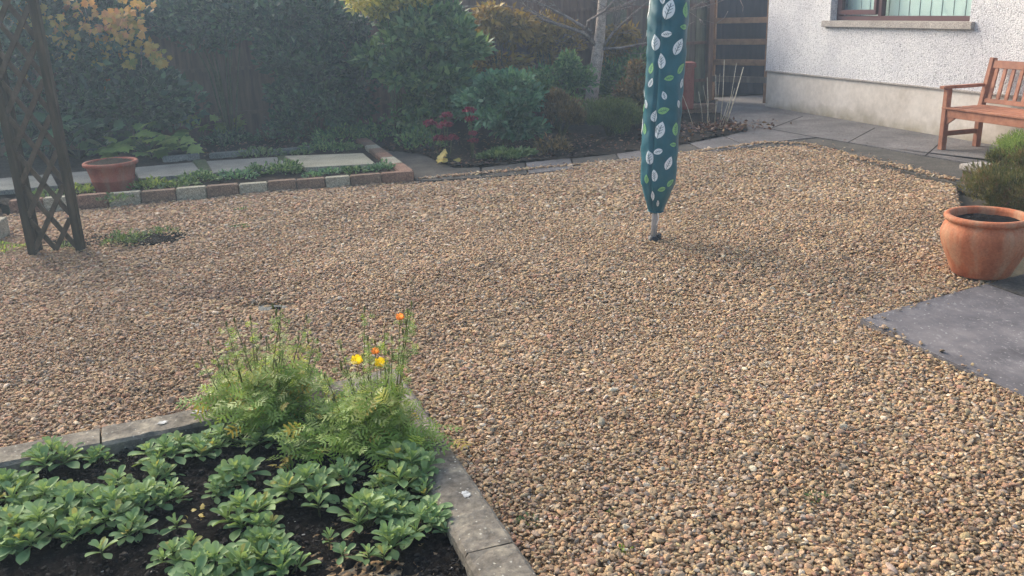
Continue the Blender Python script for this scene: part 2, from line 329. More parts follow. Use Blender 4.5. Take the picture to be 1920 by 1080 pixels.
def clump_points(rng, n, c, r, nl, lr, zmin=0., fill=.8, low=False):
    c = np.array(c, float); r = np.array(r, float)
    u = nrmz(rng.normal(size=(nl, 3))); u[:, 2] = np.where(rng.random(nl) < .35, -np.abs(u[:, 2]), np.abs(u[:, 2])) if low else np.abs(u[:, 2]) - .25*(rng.random(nl) < .45)
    cen = c + u*r*rng.uniform(fill-.35, fill, (nl, 1)); k = rng.integers(0, nl, n); wt = rng.uniform(.6, 1.25, nl)
    off = nrmz(rng.normal(size=(n, 3)))*(rng.random((n, 1))**.45)*lr*wt[k][:, None]*np.array([1, 1, .8])
    p = cen[k] + off; ok = p[:, 2] > zmin
    return p[ok], off[ok], cen, k[ok]
def shrub(name, label, cat, base, r, zc, n, L, Wr, mat, T=TS, nl=14, lr=None, seed=0, group=None, droop=0., stem=True, fill=.85, upb=.25, stemmat='stem', spike=0., layered=False):
    rng = np.random.default_rng(seed); lr = lr or .34*float(np.mean(r))
    root = empty(name, (base[0], base[1], 0), label, cat, group)
    n = int(n*(2.2 if spike else 1.7)); L *= 1.05
    p, off, cen, k = clump_points(rng, n, (0, 0, zc), r, nl, lr, .02, fill, (group == SH and not spike) or 'heather_bush' == name)
    if layered: p[:, 2] += off[:, 2]*(-.55) + np.abs(off[:, 0])*-.15
    d = nrmz(off)*.35 + nrmz(p-np.array([0, 0, zc*.6]))*.3 + rng.normal(size=p.shape)*.45; d[:, 2] += upb - droop
    if spike: d = d*(1-spike) + np.array([0, 0, spike]) + rng.normal(size=p.shape)*.12
    up = rng.normal(size=p.shape)*.5 + np.array([0, -.45, .9])
    Ls = L*(1 if spike else 1.3)*rng.uniform(.6, 1.25, len(p)); rr = np.clip(rng.beta(2, 2.4, len(p)) + (rng.random(nl)[k]-.5)*.35, 0, 1)
    me = leaves_mesh('foliage', p, d, up, Ls, Ls*Wr, rr, T); link('foliage', me, M[mat], root)
    if stem:
        b = MB()
        for q in cen[:10]:
            mid = q*np.array([.35, .35, .55]) + rng.normal(size=3)*.03; b.tube([(q[0]*.08, q[1]*.08, -.02), mid, q], [.014, .009, .004], 5)
        b.build('stem', M[stemmat], root)
    return root

# ------------------------------------------------------------------ the setting
earth = MB(); earth.add([(-60, -40, -.08), (60, -40, -.08), (60, 80, -.08), (-60, 80, -.08)], [(0, 1, 2, 3)]); tag(earth.build('ground', M['earth']), kind='structure')
FD = np.array([math.cos(math.radians(19.0)), math.sin(math.radians(19.0))]); F0 = np.array([-3.63, 12.12]); FN = np.array([FD[1], -FD[0]])
def FP(t, off=0.): return F0 + FD*t + FN*off
W1 = G(1432, 200)[:2]; WD = G(1823, 267)[:2]-W1; WD /= np.linalg.norm(WD); WN = np.array([WD[1], -WD[0]])   # along the wall, towards the garden
if WN[0] > 0: WN = -WN
gx = lambda *a: [G(x, y)[:2] for x, y in a]
kc = G(745, 690, .06)[:2]
# gravel boundary
far_row = gx((20, 400), (775, 338))
edge_far = gx((785, 337), (900, 331), (1050, 317), (1200, 300), (1300, 287), (1430, 269), (1504, 270), (1580, 290), (1669, 311), (1787, 339))
slA = G(1612, 597, .014)[:2]; sd1 = G(1860, 528, .014)[:2]-slA; sd1 /= np.linalg.norm(sd1); sd2 = G(1920, 745, .014)[:2]-slA; sd2 /= np.linalg.norm(sd2)
gravel_poly = [np.array([-9., 6.1]), far_row[0]] + [far_row[1]] + edge_far + [G(1810, 420)[:2], G(1870, 528)[:2], slA+sd1*.02, slA, slA+sd2*3.2, np.array([2.6, -.5]), np.array([-9., -.5])]
def inside(P, poly):
    x, y = P[:, 0], P[:, 1]; r = np.zeros(len(P), bool); n = len(poly)
    for i in range(n):
        x1, y1 = poly[i]; x2, y2 = poly[(i+1) % n]
        c = ((y1 > y) != (y2 > y)); r ^= c & (x < (x2-x1)*(y-y1)/((y2-y1)+1e-12)+x1)
    return r
kLd = G(0, 837, .06)[:2]-kc; kLd /= np.linalg.norm(kLd); kRd = G(1012, 1080, .06)[:2]-kc; kRd /= np.linalg.norm(kRd)
bed_out = [kc, kc+kLd*4.2, kc+kLd*4.2+kRd*4.2, kc+kRd*4.2]
KW = .165
bed_in = [kc+(kLd+kRd)*KW*.5, kc+kLd*4.2+kRd*KW, kc+kLd*4.2+kRd*4.1, kc+kRd*4.2+kLd*KW]
def bump_h(P):
    x, y = P[..., 0], P[..., 1]
    return .012*np.sin(x*1.7+y*.6) + .010*np.sin(x*.9-y*2.3+1) + .006*np.sin(x*5.1+y*4.3+2) + .005*np.sin(x*7.3-y*6.1)
def hollow(P):                   # gravel kicked aside here
    c1 = G(505, 578)[:2]; c2 = G(250, 446)[:2]; c3 = G(110, 458)[:2]
    d1 = (((P[..., 0]-c1[0])/.15)**2 + ((P[..., 1]-c1[1])/.085)**2); d2 = (((P[..., 0]-c2[0])/.42)**2+((P[..., 1]-c2[1])/.28)**2); d3 = (((P[..., 0]-c3[0])/.34)**2+((P[..., 1]-c3[1])/.12)**2)
    return d1, np.minimum(d2, d3)

# stones
def stone_meshes(name, mat, k, seed, flat=True):
    c = bpy.data.collections.new(name); rng = np.random.default_rng(seed)
    for i in range(k):
        bm = bmesh.new(); bmesh.ops.create_icosphere(bm, subdivisions=2, radius=.5)
        sc = np.array([1.08, rng.uniform(.62, .95), rng.uniform(.36, .6)]); cuts = nrmz(rng.normal(size=(7, 3))); dist = rng.uniform(.20, .38, 7)
        for v in bm.verts:
            p = np.array(v.co)
            for q, dd in zip(cuts, dist):
                t = p@q
                if t > dd: p = p - q*(t-dd)*.97
            v.co = p*sc*(1+rng.normal()*.02)
        me = bpy.data.meshes.new('stone'); bm.to_mesh(me); bm.free(); me.materials.append(mat)
        me.polygons.foreach_set('use_smooth', [i % 2 == 0]*len(me.polygons))
        c.objects.link(bpy.data.objects.new('stone', me))
    return c
def scatter(name, P, size, colr, coll, k, seed, flatten=None):
    rng = np.random.default_rng(seed); N = len(P); me = bpy.data.meshes.new(name); me.vertices.add(N); me.vertices.foreach_set('co', P.astype(np.float32).ravel())
    rot = np.stack([rng.normal(0, .24, N), rng.normal(0, .24, N), rng.uniform(0, 2*PI, N)], 1)
    fl = rng.random(N) < .12; rot[fl, 0] += rng.uniform(-1.2, 1.2, fl.sum())
    for nm, ty, prop, val in (('rot', 'FLOAT_VECTOR', 'vector', rot), ('scl', 'FLOAT_VECTOR', 'vector', np.repeat(size[:, None], 3, 1)), ('scol', 'FLOAT_COLOR', 'color', np.c_[colr, np.ones(N)]), ('idx', 'INT', 'value', rng.integers(0, k, N))):
        at = me.attributes.new(nm, ty, 'POINT'); at.data.foreach_set(prop, val.astype(np.int32 if ty == 'INT' else np.float32).ravel())
    o = bpy.data.objects.new(name, me); COL.objects.link(o)
    t = bpy.data.node_groups.new(name, 'GeometryNodeTree'); t.interface.new_socket('Geometry', in_out='INPUT', socket_type='NodeSocketGeometry'); t.interface.new_socket('Geometry', in_out='OUTPUT', socket_type='NodeSocketGeometry')
    gi = t.nodes.new('NodeGroupInput'); go = t.nodes.new('NodeGroupOutput'); ip = t.nodes.new('GeometryNodeInstanceOnPoints'); ci = t.nodes.new('GeometryNodeCollectionInfo')
    ci.inputs['Collection'].default_value = coll; ci.inputs['Separate Children'].default_value = True; ci.inputs['Reset Children'].default_value = True
    ip.inputs['Pick Instance'].default_value = True
    def na(nm, ty):
        n = t.nodes.new('GeometryNodeInputNamedAttribute'); n.data_type = ty; n.inputs['Name'].default_value = nm
        return [q for q in n.outputs if q.enabled and q.name == 'Attribute'][0]
    t.links.new(gi.outputs[0], ip.inputs['Points']); t.links.new(ci.outputs[0], ip.inputs['Instance'])
    t.links.new(na('idx', 'INT'), ip.inputs['Instance Index']); t.links.new(na('rot', 'FLOAT_VECTOR'), ip.inputs['Rotation']); t.links.new(na('scl', 'FLOAT_VECTOR'), ip.inputs['Scale'])
    t.links.new(ip.outputs[0], go.inputs[0])
    md = o.modifiers.new('stones', 'NODES'); md.node_group = t
    return o
PAL = np.array([srgb(*c)[:3] for c in [(188, 163, 130), (170, 142, 112), (163, 146, 123), (220, 208, 184), (190, 152, 112), (174, 135, 111), (150, 142, 130), (106, 94, 82), (198, 173, 128), (177, 155, 118)]])
PW = np.array([.22, .17, .13, .05, .08, .08, .05, .02, .08, .13]); PW /= PW.sum(); _m = (PAL*PW[:, None]).sum(0); PAL = (_m + (PAL-_m)*.78)*np.array([1.05, 1.01, .99])
rng = np.random.default_rng(5)
def seen(P, mx=360, my=180):
    v = np.c_[P, np.zeros(len(P))] - CP; wz = v@FW; x = 960+FPX*(v@RT)/wz; y = 540-FPX*(v@UP)/wz
    return (wz > .3) & (x > -mx) & (x < 1920+mx) & (y > -50) & (y < 1080+my)
pts = []; szs = []
for y0, y1, sp, sz, in ((1.5, 4.6, .0132, .0184), (4.6, 6.8, .0164, .0216), (6.8, 10.6, .0212, .027)):
    for layer in range(2):
        xs = np.arange(-8, 6.5, sp); ys = np.arange(y0, y1, sp*.88); X, Y = np.meshgrid(xs, ys); X = X + (np.arange(len(ys)) % 2)[:, None]*sp/2
        P = np.c_[X.ravel(), Y.ravel()] + rng.uniform(-.5, .5, (X.size, 2))*sp + layer*sp*.37
        P = P[seen(P)]
        P = P[inside(P, gravel_poly) & ~inside(P, bed_out)]
        if layer: P = P[rng.random(len(P)) < .75]
        s = sz*np.exp(rng.normal(0, .30, len(P)) + .10*np.sin(P[:, 0]*3.1+P[:, 1]*1.3)*np.sin(P[:, 1]*2.7-P[:, 0])); d1, d2 = hollow(P)
        keep = (rng.random(len(P)) < np.clip((d1-.75)/.8, .03, 1)) & (rng.random(len(P)) < np.clip((d2-.15)/1.0, .10, 1))
        P = P[keep]; s = s[keep]
        z = bump_h(P) - .008 + layer*.011 + rng.uniform(-.004, .005, len(P)); d1, d2 = hollow(P); z -= .012*np.exp(-d1) + .012*np.exp(-d2)
        pts.append(np.c_[P, z]); szs.append(s)
# stray stones lying over the edges of slabs and path
for a0, b0, n, spread in ((slA, slA+sd2*1.6, 60, .05), (slA, slA+sd1*1.0, 40, .05), (edge_far[0], edge_far[3], 520, .022), (edge_far[3], edge_far[5], 420, .022), (edge_far[5], edge_far[6], 120, .022), (edge_far[6], edge_far[7], 160, .03), (edge_far[7], edge_far[8], 200, .03), (edge_far[8], edge_far[9], 220, .03), (edge_far[0], edge_far[3], 60, .07), (edge_far[3], edge_far[6], 60, .08), (edge_far[6], edge_far[-1], 90, .10), (kc, kc+kRd*1.9, 60, .03)):
    t = rng.random((n, 1)); P = a0 + (b0-a0)*t + rng.normal(0, spread, (n, 2)); pts.append(np.c_[P, np.where(np.full(n, spread == .03) & np.full(n, n == 60), .004, .024) if spread > .03 or n == 60 else rng.uniform(.008, .022, n)]); szs.append((.020 if spread > .04 else .028)*np.exp(rng.normal(0, .25, n)))
P = np.concatenate(pts); s = np.concatenate(szs); N = len(P)
patch = .5+.5*np.sin(P[:, 0]*1.3+np.sin(P[:, 1]*1.7))*np.sin(P[:, 1]*1.1+1.3)
ci_ = rng.choice(len(PAL), N, p=PW); col = PAL[ci_]*np.exp(rng.normal(0, .12, (N, 1)))*np.exp(rng.normal(0, .025, (N, 3)))
left = np.clip((.6-P[:, 0])/4, 0, 1)[:, None]       # browner, darker stones on the trellis side
col = col*(1-.12*left*np.array([.6, 1.1, 1.2])) * (1-.10*patch[:, None])
dp = G(440, 545)[:2]; damp = np.exp(-(((P[:, 0]-dp[0])/.38)**2+((P[:, 1]-dp[1])/.24)**2)**1.5)      # damp stones lie by the half buried slab
wob = .5+.5*np.sin(P[:, 0]*5.3+2*np.sin(P[:, 1]*3.7))*np.sin(P[:, 1]*6.1+2*np.sin(P[:, 0]*2.9))
col = col*(1-.5*damp[:, None]*np.array([.9, 1.0, .95])*(.5+.5*wob[:, None]))*(1-.13*(wob[:, None]**3)*np.array([.8, 1, 1.1]))
go_ = scatter('gravel', P, s, np.clip(col, 0, 1), stone_meshes('stone_kinds', M['pebble'], 14, 3), 14, 8); tag(go_, kind='stuff')
go_['label'] = 'tan, brown and grey pea gravel covering the yard'; go_['category'] = 'gravel'
print('stones', N)

# soil of the near bed: an uneven sheet
def soil_sheet(name, poly, z, step, amp, mat, seed):
    poly = [np.array(p[:2]) for p in poly]; A = np.array(poly); x0, y0 = A.min(0); x1, y1 = A.max(0)
    xs = np.arange(x0, x1+step, step); ys = np.arange(y0, y1+step, step); X, Y = np.meshgrid(xs, ys); r = np.random.default_rng(seed)
    Z = z + amp*(np.sin(X*9+Y*4)*.3+np.sin(Y*13-X*6)*.3) + r.normal(0, amp*.45, X.shape)
    V = np.c_[X.ravel(), Y.ravel(), Z.ravel()]; nx = len(xs); ny = len(ys)
    I, J = np.meshgrid(np.arange(nx-1), np.arange(ny-1)); a0 = (J*nx+I).ravel(); Fq = np.c_[a0, a0+1, a0+nx+1, a0+nx]
    cen = V[Fq].mean(1); ok = inside(cen[:, :2], poly); Fq = Fq[ok]
    used = np.unique(Fq); mp = -np.ones(len(V), int); mp[used] = np.arange(len(used))
    me = mesh_np(name, V[used], mp[Fq].ravel(), np.full(len(Fq), 4), None, True); return link(name, me, mat)
gb = soil_sheet('gravel_bed', gravel_poly, 0, .06, 0., M['gravel_base'], 9)
for v_ in gb.data.vertices: v_.co.z = float(bump_h(np.array(v_.co[:2]))) - .014
tag(gb, kind='structure')
pcx = G(235, 448)[:2]; ang_ = np.linspace(0, 2*PI, 26)[:-1]; tag(soil_sheet('soil_patch', [pcx+np.array([.56*math.cos(q)*(1+.2*math.sin(3*q)), .25*math.sin(q)*(1+.2*math.cos(2*q))]) for q in ang_], -.006, .02, .01, M['soil'], 6), kind='structure')
tag(soil_sheet('soil', bed_in, .008, .016, .013, M['soil'], 1), kind='structure')
cp = rng.uniform([-2.6, 1.2], [.5, 3.9], (34000, 2)); cp = cp[inside(cp, bed_in)]; cp = cp[seen(cp)]
cc = np.array([(.012, .010, .009)])*np.exp(rng.normal(0, .5, (len(cp), 1))); wsel = rng.random(len(cp)) < .012; cc[wsel] = (.35, .34, .31)
o = scatter('soil_crumbs', np.c_[cp, rng.uniform(.002, .02, len(cp))], .010*np.exp(rng.normal(0, .45, len(cp))), np.clip(cc, 0, 1), stone_meshes('crumb_kinds', M['pebble'], 8, 9), 8, 4)
tag(o, 'dark crumbs of compost and grit on the planted bed', 'soil crumbs', kind='stuff')

# border bed at the back, paths
border = [np.array([-9., 8.4]), np.array([-4.6, 9.6])] + gx((20, 330), (700, 275), (735, 285), (790, 290), (850, 316), (905, 314), (1150, 290), (1290, 270), (1400, 246), (1330, 205)) + [FP(7.5), FP(-6)]
tag(soil_sheet('border_soil', border, .02, .05, .02, M['soil2'], 2), kind='structure')
pth = gx((1330, 205), (1400, 246), (1290, 270), (1150, 290), (905, 314), (850, 316), (790, 290), (700, 272), (676, 284), (790, 337)) + edge_far[1:] + [np.array([4.3, 7.3]), np.array([7.2, 5.0]), W1+WD*9.0-WN*0, W1, W1+np.array([.3, 2.5]), FP(7.0, .03)]
# paved walk round the gravel: a few separate tones meeting at butt joints
def strip(name, pxs, z, mat): b = MB(); b.prism([G(x, y, 0)[:2] for x, y in pxs], -.03, z); return tag(b.build(name, mat, bevel=.004), kind='structure')
strip('paved_walk', [(674, 284), (690, 272), (792, 290), (852, 316), (900, 315), (901, 334), (785, 340)], .006, M['pathdark'])
px_t = [(901.5, 315), (985, 306), (1070, 298), (1155, 289.5), (1228, 279), (1292, 270), (1358, 257)]
px_b = [(902.5, 334), (990, 327), (1078, 317.5), (1165, 307.5), (1245, 297.5), (1325, 286.5), (1402, 276)]
for i in range(6):
    a0, a1 = px_t[i], px_t[i+1]; b0, b1 = px_b[i], px_b[i+1]; e = 1.4
    strip('paved_walk', [(a0[0]+e, a0[1]), (a1[0]-e, a1[1]), (b1[0]-e, b1[1]), (b0[0]+e, b0[1])], .006+.003*(i % 2), M['path'] if i % 2 else M['pathdark'])
b = MB(); b.prism(gx((1360, 257), (1400, 246), (1330, 203), (1300, 186)) + [np.array([5.2, 15.2]), W1+WD*9.0+np.array([.3, 0])] + [np.array([7.1, 5.0])] + gx((1885, 318), (1740, 294), (1634, 275), (1532, 258), (1440, 268), (1403, 276)), -.05, .008)
tag(b.build('concrete_path', M['path']), kind='structure')
b = MB(); b.prism(gx((1404, 277), (1440, 269.4), (1532, 259.6), (1634, 276.6), (1740, 295.5), (1885, 319.5), (1960, 345), (1900, 372), (1787, 344), (1669, 315), (1580, 294), (1504, 274.5)), -.05, .004)
tag(b.build('path_edge', M['pathdark']), kind='structure')
# joints in the path
b = MB()
for p, q in (((1440, 241), (1532, 258)), ((1345, 233), (1440, 241)), ((1505, 218), (1445, 241)), ((1640, 240), (1590, 267)), ((1770, 262), (1735, 292))):
    P1, Q1 = G(*p, .008), G(*q, .008); b.bar(P1, Q1, .012, .005)
tag(b.build('path_joint', M['soil2']), kind='structure')

# slate patio corner
b = MB(); b.prism([slA, slA+sd1*1.02, slA+sd1*1.02+sd2*3.4, slA+sd2*3.4], -.05, .014)
o = b.build('slate_slab', M['slate'], bevel=.006); tag(o, 'large dark grey slate slab with pale scratches, its corner pointing into the gravel', 'paving slab')
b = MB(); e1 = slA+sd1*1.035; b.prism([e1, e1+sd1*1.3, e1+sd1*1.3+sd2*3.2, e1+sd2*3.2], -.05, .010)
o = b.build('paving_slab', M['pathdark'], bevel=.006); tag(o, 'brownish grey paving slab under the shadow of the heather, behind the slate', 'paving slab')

# near kerb stones
def kerb(name, p, q, side, label, z=.06, w=KW, seed=0, spots=()):
    r = np.random.default_rng(seed); p = np.array(p); q = np.array(q); d = (q-p); L = np.linalg.norm(d); d /= L; s_ = np.array(side); n = 14; V = []; F = []
    prof = [(0, -.12), (0, z-.012), (.012, z), (w*.5, z+.002), (w-.012, z), (w, z-.012), (w, -.12)]
    for i in range(n+1):
        t = .004 + (L-.008)*i/n
        for a_, z_ in prof:
            pp = p + d*t + s_*(a_ + r.normal(0, .0018)); V.append((pp[0], pp[1], z_+r.normal(0, .0012)))
    k = len(prof)
    for i in range(n):
        for j in range(k-1): F.append((i*k+j, i*k+j+1, (i+1)*k+j+1, (i+1)*k+j))
    F += [tuple(range(k)), tuple(n*k+j for j in range(k))[::-1]]
    b = MB(); b.add(V, F); 
    for (t, a_, rx, ry) in spots:
        c0 = p+d*t*L+s_*a_; m_ = 22; vs = [(c0[0]+d[0]*rx*math.cos(2*PI*i/m_)*r.uniform(.55, 1.3)+s_[0]*ry*math.sin(2*PI*i/m_)*r.uniform(.55, 1.3), c0[1]+d[1]*rx*math.cos(2*PI*i/m_)*r.uniform(.7, 1.2)+s_[1]*ry*math.sin(2*PI*i/m_), z+.0045) for i in range(m_)]
        b.add(vs, [tuple(range(m_))], 1)
    o = b.build(name, [M['kerb'], M['lichen']]); return tag(o, label, 'kerb stone', 'concrete kerb stones round the planted bed')
sR = kLd - kRd*(kLd@kRd); sR /= np.linalg.norm(sR); sL = kRd - kLd*(kLd@kRd); sL /= np.linalg.norm(sL)
def along(o_, d_, px, py): return float((G(px, py, .06)[:2]-o_)@d_)
j1 = along(kc, kRd, 842, 828); j2 = along(kc, kRd, 960, 1017); 
kerb('kerb_stone', kc, kc+kRd*j1, sR, 'grey kerb stone behind the poppies at the far corner of the bed', seed=1)
kerb('kerb_stone', kc+kRd*j1, kc+kRd*j2, sR, 'mottled concrete kerb stone right of the seedlings with one white lichen spot', seed=2, spots=[(.55, .055, .022, .016)])
kerb('kerb_stone', kc+kRd*j2, kc+kRd*(j2+.62), sR, 'concrete kerb stone running out of the bottom edge of the photo', seed=3)
kerb('kerb_stone', kc+kRd*(j2+.62), kc+kRd*(j2+1.24), sR, 'concrete kerb stone just below the bottom edge of the photo', seed=4)
l1 = along(kc, kLd, 189, 797); l0 = along(kc, kLd, 480, 738)
c0 = kc + kLd*KW
kerb('kerb_stone', c0, kc+kLd*l0, sL, 'grey kerb stone hidden behind the leafy poppy clump', seed=5)
kerb('kerb_stone', kc+kLd*l0, kc+kLd*l1, sL, 'grey kerb stone with two white lichen patches left of the poppies', seed=6, spots=[(.40, .05, .03, .014), (.63, .09, .022, .016)])
kerb('kerb_stone', kc+kLd*l1, kc+kLd*(l1+.9), sL, 'plain grey kerb stone at the left edge of the photo', seed=7)
kerb('kerb_stone', kc+kLd*(l1+.9), kc+kLd*(l1+1.8), sL, 'grey kerb stone beyond the left edge of the photo', seed=8)

# ------------------------------------------------------------------ far raised bed
tag(soil_sheet('soil', gx((25, 392), (770, 331), (676, 272), (-60, 335), (-80, 385)), .035, .03, .014, M['soil2'], 3), kind='structure')
BR = [('brickred', 'terracotta'), ('brickcream', 'cream'), ('brickbrown', 'brown')]
rowA, rowB = G(18, 398)[:2], G(777, 340)[:2]; rd = rowB-rowA; RL = np.linalg.norm(rd); rd /= RL; rn = np.array([-rd[1], rd[0]])
cuts = [18, 82, 145, 204, 265, 331, 388, 449, 503, 557, 611, 658, 716, 777]
kinds = [0, 1, 0, 0, 1, 2, 1, 2, 1, 2, 2, 1, 2, 2]
names_r = ['terracotta painted brick behind the foot of the trellis', 'cream painted brick seen through the trellis lattice', 'terracotta brick just right of the trellis', 'cream brick in front of the terracotta planter', 'brown brick right of the planter front', 'cream brick third from the trellis', 'brown brick between two cream ones left of the slab gap', 'cream brick in front of the mossy gap', 'brown brick left of a brown pair', 'brown brick beside the small cream one', 'small cream brick near the bed corner', 'brown brick next to the corner brick', 'reddish brown brick at the corner nearest the gravel']
def tpos(px): 
    y = 398-(px-18)*58/759.; return float((G(px, y)[:2]-rowA)@rd)
kk = [0, 1, 0, 1, 2, 1, 2, 1, 2, 2, 1, 2, 0]
for i in range(13):
    t0, t1 = tpos(cuts[i])+.004, tpos(cuts[i+1])-.004; b = MB(); r = random.Random(i)
    c = rowA+rd*(t0+t1)/2+rn*.055; an = r.uniform(-.02, .02); dx = np.array([rd[0]*math.cos(an)-rd[1]*math.sin(an), rd[0]*math.sin(an)+rd[1]*math.cos(an)])
    b.box((0, 0, 0), (t1-t0, .105, .125), ((dx[0], dx[1], 0), (-dx[1], dx[0], 0), (0, 0, 1)))
    tag(b.build('edging_brick', M[BR[kk[i]][0]], loc=(c[0], c[1], .033+r.uniform(-.005, .004)), bevel=.008), names_r[i], 'brick', 'painted bricks edging the far bed')
sA = rowB + rn*.115 - rd*.06; sB = G(679, 272)[:2]; sdv = sB-sA; SL = np.linalg.norm(sdv); sdv /= SL; sn = np.array([-sdv[1], sdv[0]])
fr = [0, .19, .37, .50, .64, .75, .86, 1.0]; k2 = [0, 1, 0, 2, 1, 2, 0]
nm2 = ['terracotta brick second from the corner on the side run', 'cream brick nearest the corner on the side run', 'terracotta brick between the two cream ones of the side run', 'dull brown brick midway along the side run', 'cream brick farther up the side run', 'brown brick behind the upper cream one', 'terracotta brick at the back end of the side run']
sc_ = 1.0
for i in range(7):
    t0, t1 = fr[i]*SL+.004, fr[i+1]*SL-.004; c = sA+sdv*(t0+t1)/2; b = MB(); b.box((0, 0, 0), (t1-t0, .15, .115), ((sdv[0], sdv[1], 0), (sn[0], sn[1], 0), (0, 0, 1)))
    tag(b.build('edging_brick', M[BR[k2[i]][0]], loc=(c[0], c[1], .032), bevel=.008), nm2[i], 'brick', 'painted bricks edging the far bed')
# left run and pale block at the frame edge
b = MB(); p, q = G(12, 404)[:2], G(-70, 350)[:2]; p = p-rd*.08; b.bar((*p, .0), (*q, .0), .1, .11); tag(b.build('edging_brick', M['brickbrown'], bevel=.006), 'brown edging piece running back left of the trellis', 'brick')
b = MB(); c = G(-6, 446)[:2]; b.box((0, 0, .07), (.10, .34, .14), ((rd[0], rd[1], 0), (rn[0], rn[1], 0), (0, 0, 1))); tag(b.build('edging_block', M['brickcream'], loc=(c[0], c[1], -.01), bevel=.006), 'pale block standing at the left photo edge below the trellis', 'block')
# slabs
def slab(pxs, label, mat, z=.10, th=.045):
    b = MB(); b.prism([G(x, y, z)[:2] for x, y in pxs], z-th, z); tag(b.build('paving_slab', M[mat], bevel=.005), label, 'paving slab', 'slabs laid across the far bed')
slab([(534, 292), (681, 287), (705, 307), (572, 314)], 'cream paving slab nearest the brick side run', 'slab')
slab([(387, 302), (519, 294), (550, 314), (400, 324)], 'pale paving slab left of the mossy gap', 'slabgrey')
slab([(250, 314), (362, 304), (378, 325), (262, 335)], 'grey paving slab right of the terracotta planter', 'slabgrey')
slab([(110, 325), (236, 315), (248, 336), (122, 347)], 'grey paving slab behind the terracotta planter', 'slabgrey')
slab([(-30, 337), (96, 326), (108, 348), (-20, 359)], 'grey paving slab behind the trellis posts', 'slabgrey')
for pxs in (((360, 300), (386, 298), (401, 326), (380, 328)), ((516, 293), (536, 291), (574, 315), (552, 316))):
    b = MB(); b.prism([G(x, y, .08)[:2] for x, y in pxs], .03, .08); tag(b.build('moss_strip', M['moss'], bevel=.01), kind='structure')
for i, (x, y, wd, lb) in enumerate(((440, 290, .55, 'flat pale stone behind the pale slab'), (545, 283, .5, 'flat pale stone at the back of the bed behind the cream slab'), (340, 297, .4, 'flat dull stone behind the grey slab'))):
    c = G(x, y, .06); b = MB(); b.box((0, 0, 0), (wd, .12, .07), ((*FD, 0), (-FD[1], FD[0], 0), (0, 0, 1)), jit=.01); tag(b.build('flat_stone', M['slabgrey'], loc=c, bevel=.012), lb, 'stone')

# ------------------------------------------------------------------ house
def wall_pt(px, py, off=0.):
    d = ray(px, py); o_ = np.array([*(W1+WN*off), 0.]); n_ = np.array([*WN, 0.]); t = ((o_-CP)@n_)/(d@n_); p = CP+d*t; return float((p[:2]-W1)@WD), float(p[2])
ws0, wz0 = wall_pt(1556, 38); ws1, _ = wall_pt(1818, 38)
sl0, sz1 = wall_pt(1540, 38, .05); sl1, _ = wall_pt(1822, 40, .05); _, sz0 = wall_pt(1680, 53, .05); _, sz1 = wall_pt(1680, 40, .05)
print('window', ws0, ws1, wz0, 'sill', sl0, sl1, sz0, sz1)
PZ = .535; HL, HT = 9.0, 2.7
house = empty('house', (*W1, 0), 'white pebbledash house with smooth cream plinth and brown window behind the bench', 'house')
def hp(s_, n_, z): p = W1+WD*s_+WN*n_; return (p[0]-W1[0], p[1]-W1[1], z)
HAX = ((*WD, 0), (*WN, 0), (0, 0, 1))
def hbox(b, s0, s1, n0, n1, z0, z1, mi=0): b.box(hp((s0+s1)/2, (n0+n1)/2, (z0+z1)/2), (s1-s0, n1-n0, z1-z0), HAX, mi)
WZT = sz1+1.15; wl, wr = ws0, ws1
b = MB()
hbox(b, 0, wl, -.28, 0, PZ, HT); hbox(b, wr, HL, -.28, 0, PZ, HT); hbox(b, wl, wr, -.28, 0, PZ, sz0+.0); hbox(b, wl, wr, -.28, 0, WZT, HT)
hbox(b, 0, .28, -5, -.28, PZ, HT); hbox(b, .28, HL, -5, -4.75, PZ, HT)
b.build('wall', M['dash'], house)
b = MB(); hbox(b, .015, HL, -.27, -.018, -.05, PZ); hbox(b, .015, .27, -5, -.27, -.05, PZ); b.build('plinth', M['plinth'], house)
b = MB(); hbox(b, 0, HL, -.018, .006, PZ-.012, PZ+.006); b.build('bell_cast', M['sill'], house)
b = MB(); hbox(b, sl0, sl1, -.16, .05, sz0, sz1); b.build('sill', M['sill'], house, bevel=.006)
win = MB(); fz0 = sz1+.0; fd0, fd1 = -.17, -.10
s_m, _ = wall_pt(1653, 10, -.12)
for (x0, x1, z0, z1) in ((wl, wr, fz0, fz0+.055), (wl, wr, WZT-.055, WZT), (wl, wl+.055, fz0+.055, WZT-.055), (wr-.055, wr, fz0+.055, WZT-.055), (s_m-.03, s_m+.03, fz0+.055, WZT-.055)): hbox(win, x0, x1, fd0, fd1, z0, z1)
wo = win.build('window_frame', M['frame'], house, bevel=.004)
b = MB(); x0, x1, z0, z1 = wl+.07, s_m-.045, fz0+.07, WZT-.07
for (p0, p1, q0, q1) in ((x0, x1, z0, z0+.06), (x0, x1, z1-.06, z1), (x0, x0+.05, z0+.06, z1-.06), (x1-.05, x1, z0+.06, z1-.06)): hbox(b, p0, p1, -.135, -.078, q0, q1)
b.build('casement', M['frame'], wo, bevel=.004)
b = MB(); hbox(b, s_m+.03, wr-.055, -.150, -.146, fz0+.055, WZT-.055); b.build('pane', M['glass'], wo)
b = MB(); hbox(b, x0+.05, x1-.05, -.110, -.106, z0+.06, z1-.06); b.build('pane', M['glass'], wo)
b = MB(); t = wl+.08; i = 0
while t < wr-.06:
    b.box(hp(t, -.235-.008*(i % 2), (fz0+WZT)/2), (.086, .004, WZT-fz0), HAX); t += .089; i += 1
b.build('blind', M['blind'], house)
b = MB(); hbox(b, wl-.3, wr+.3, -1.0, -.9, fz0-.3, WZT+.3); b.build('room_back', M['dark'], house)

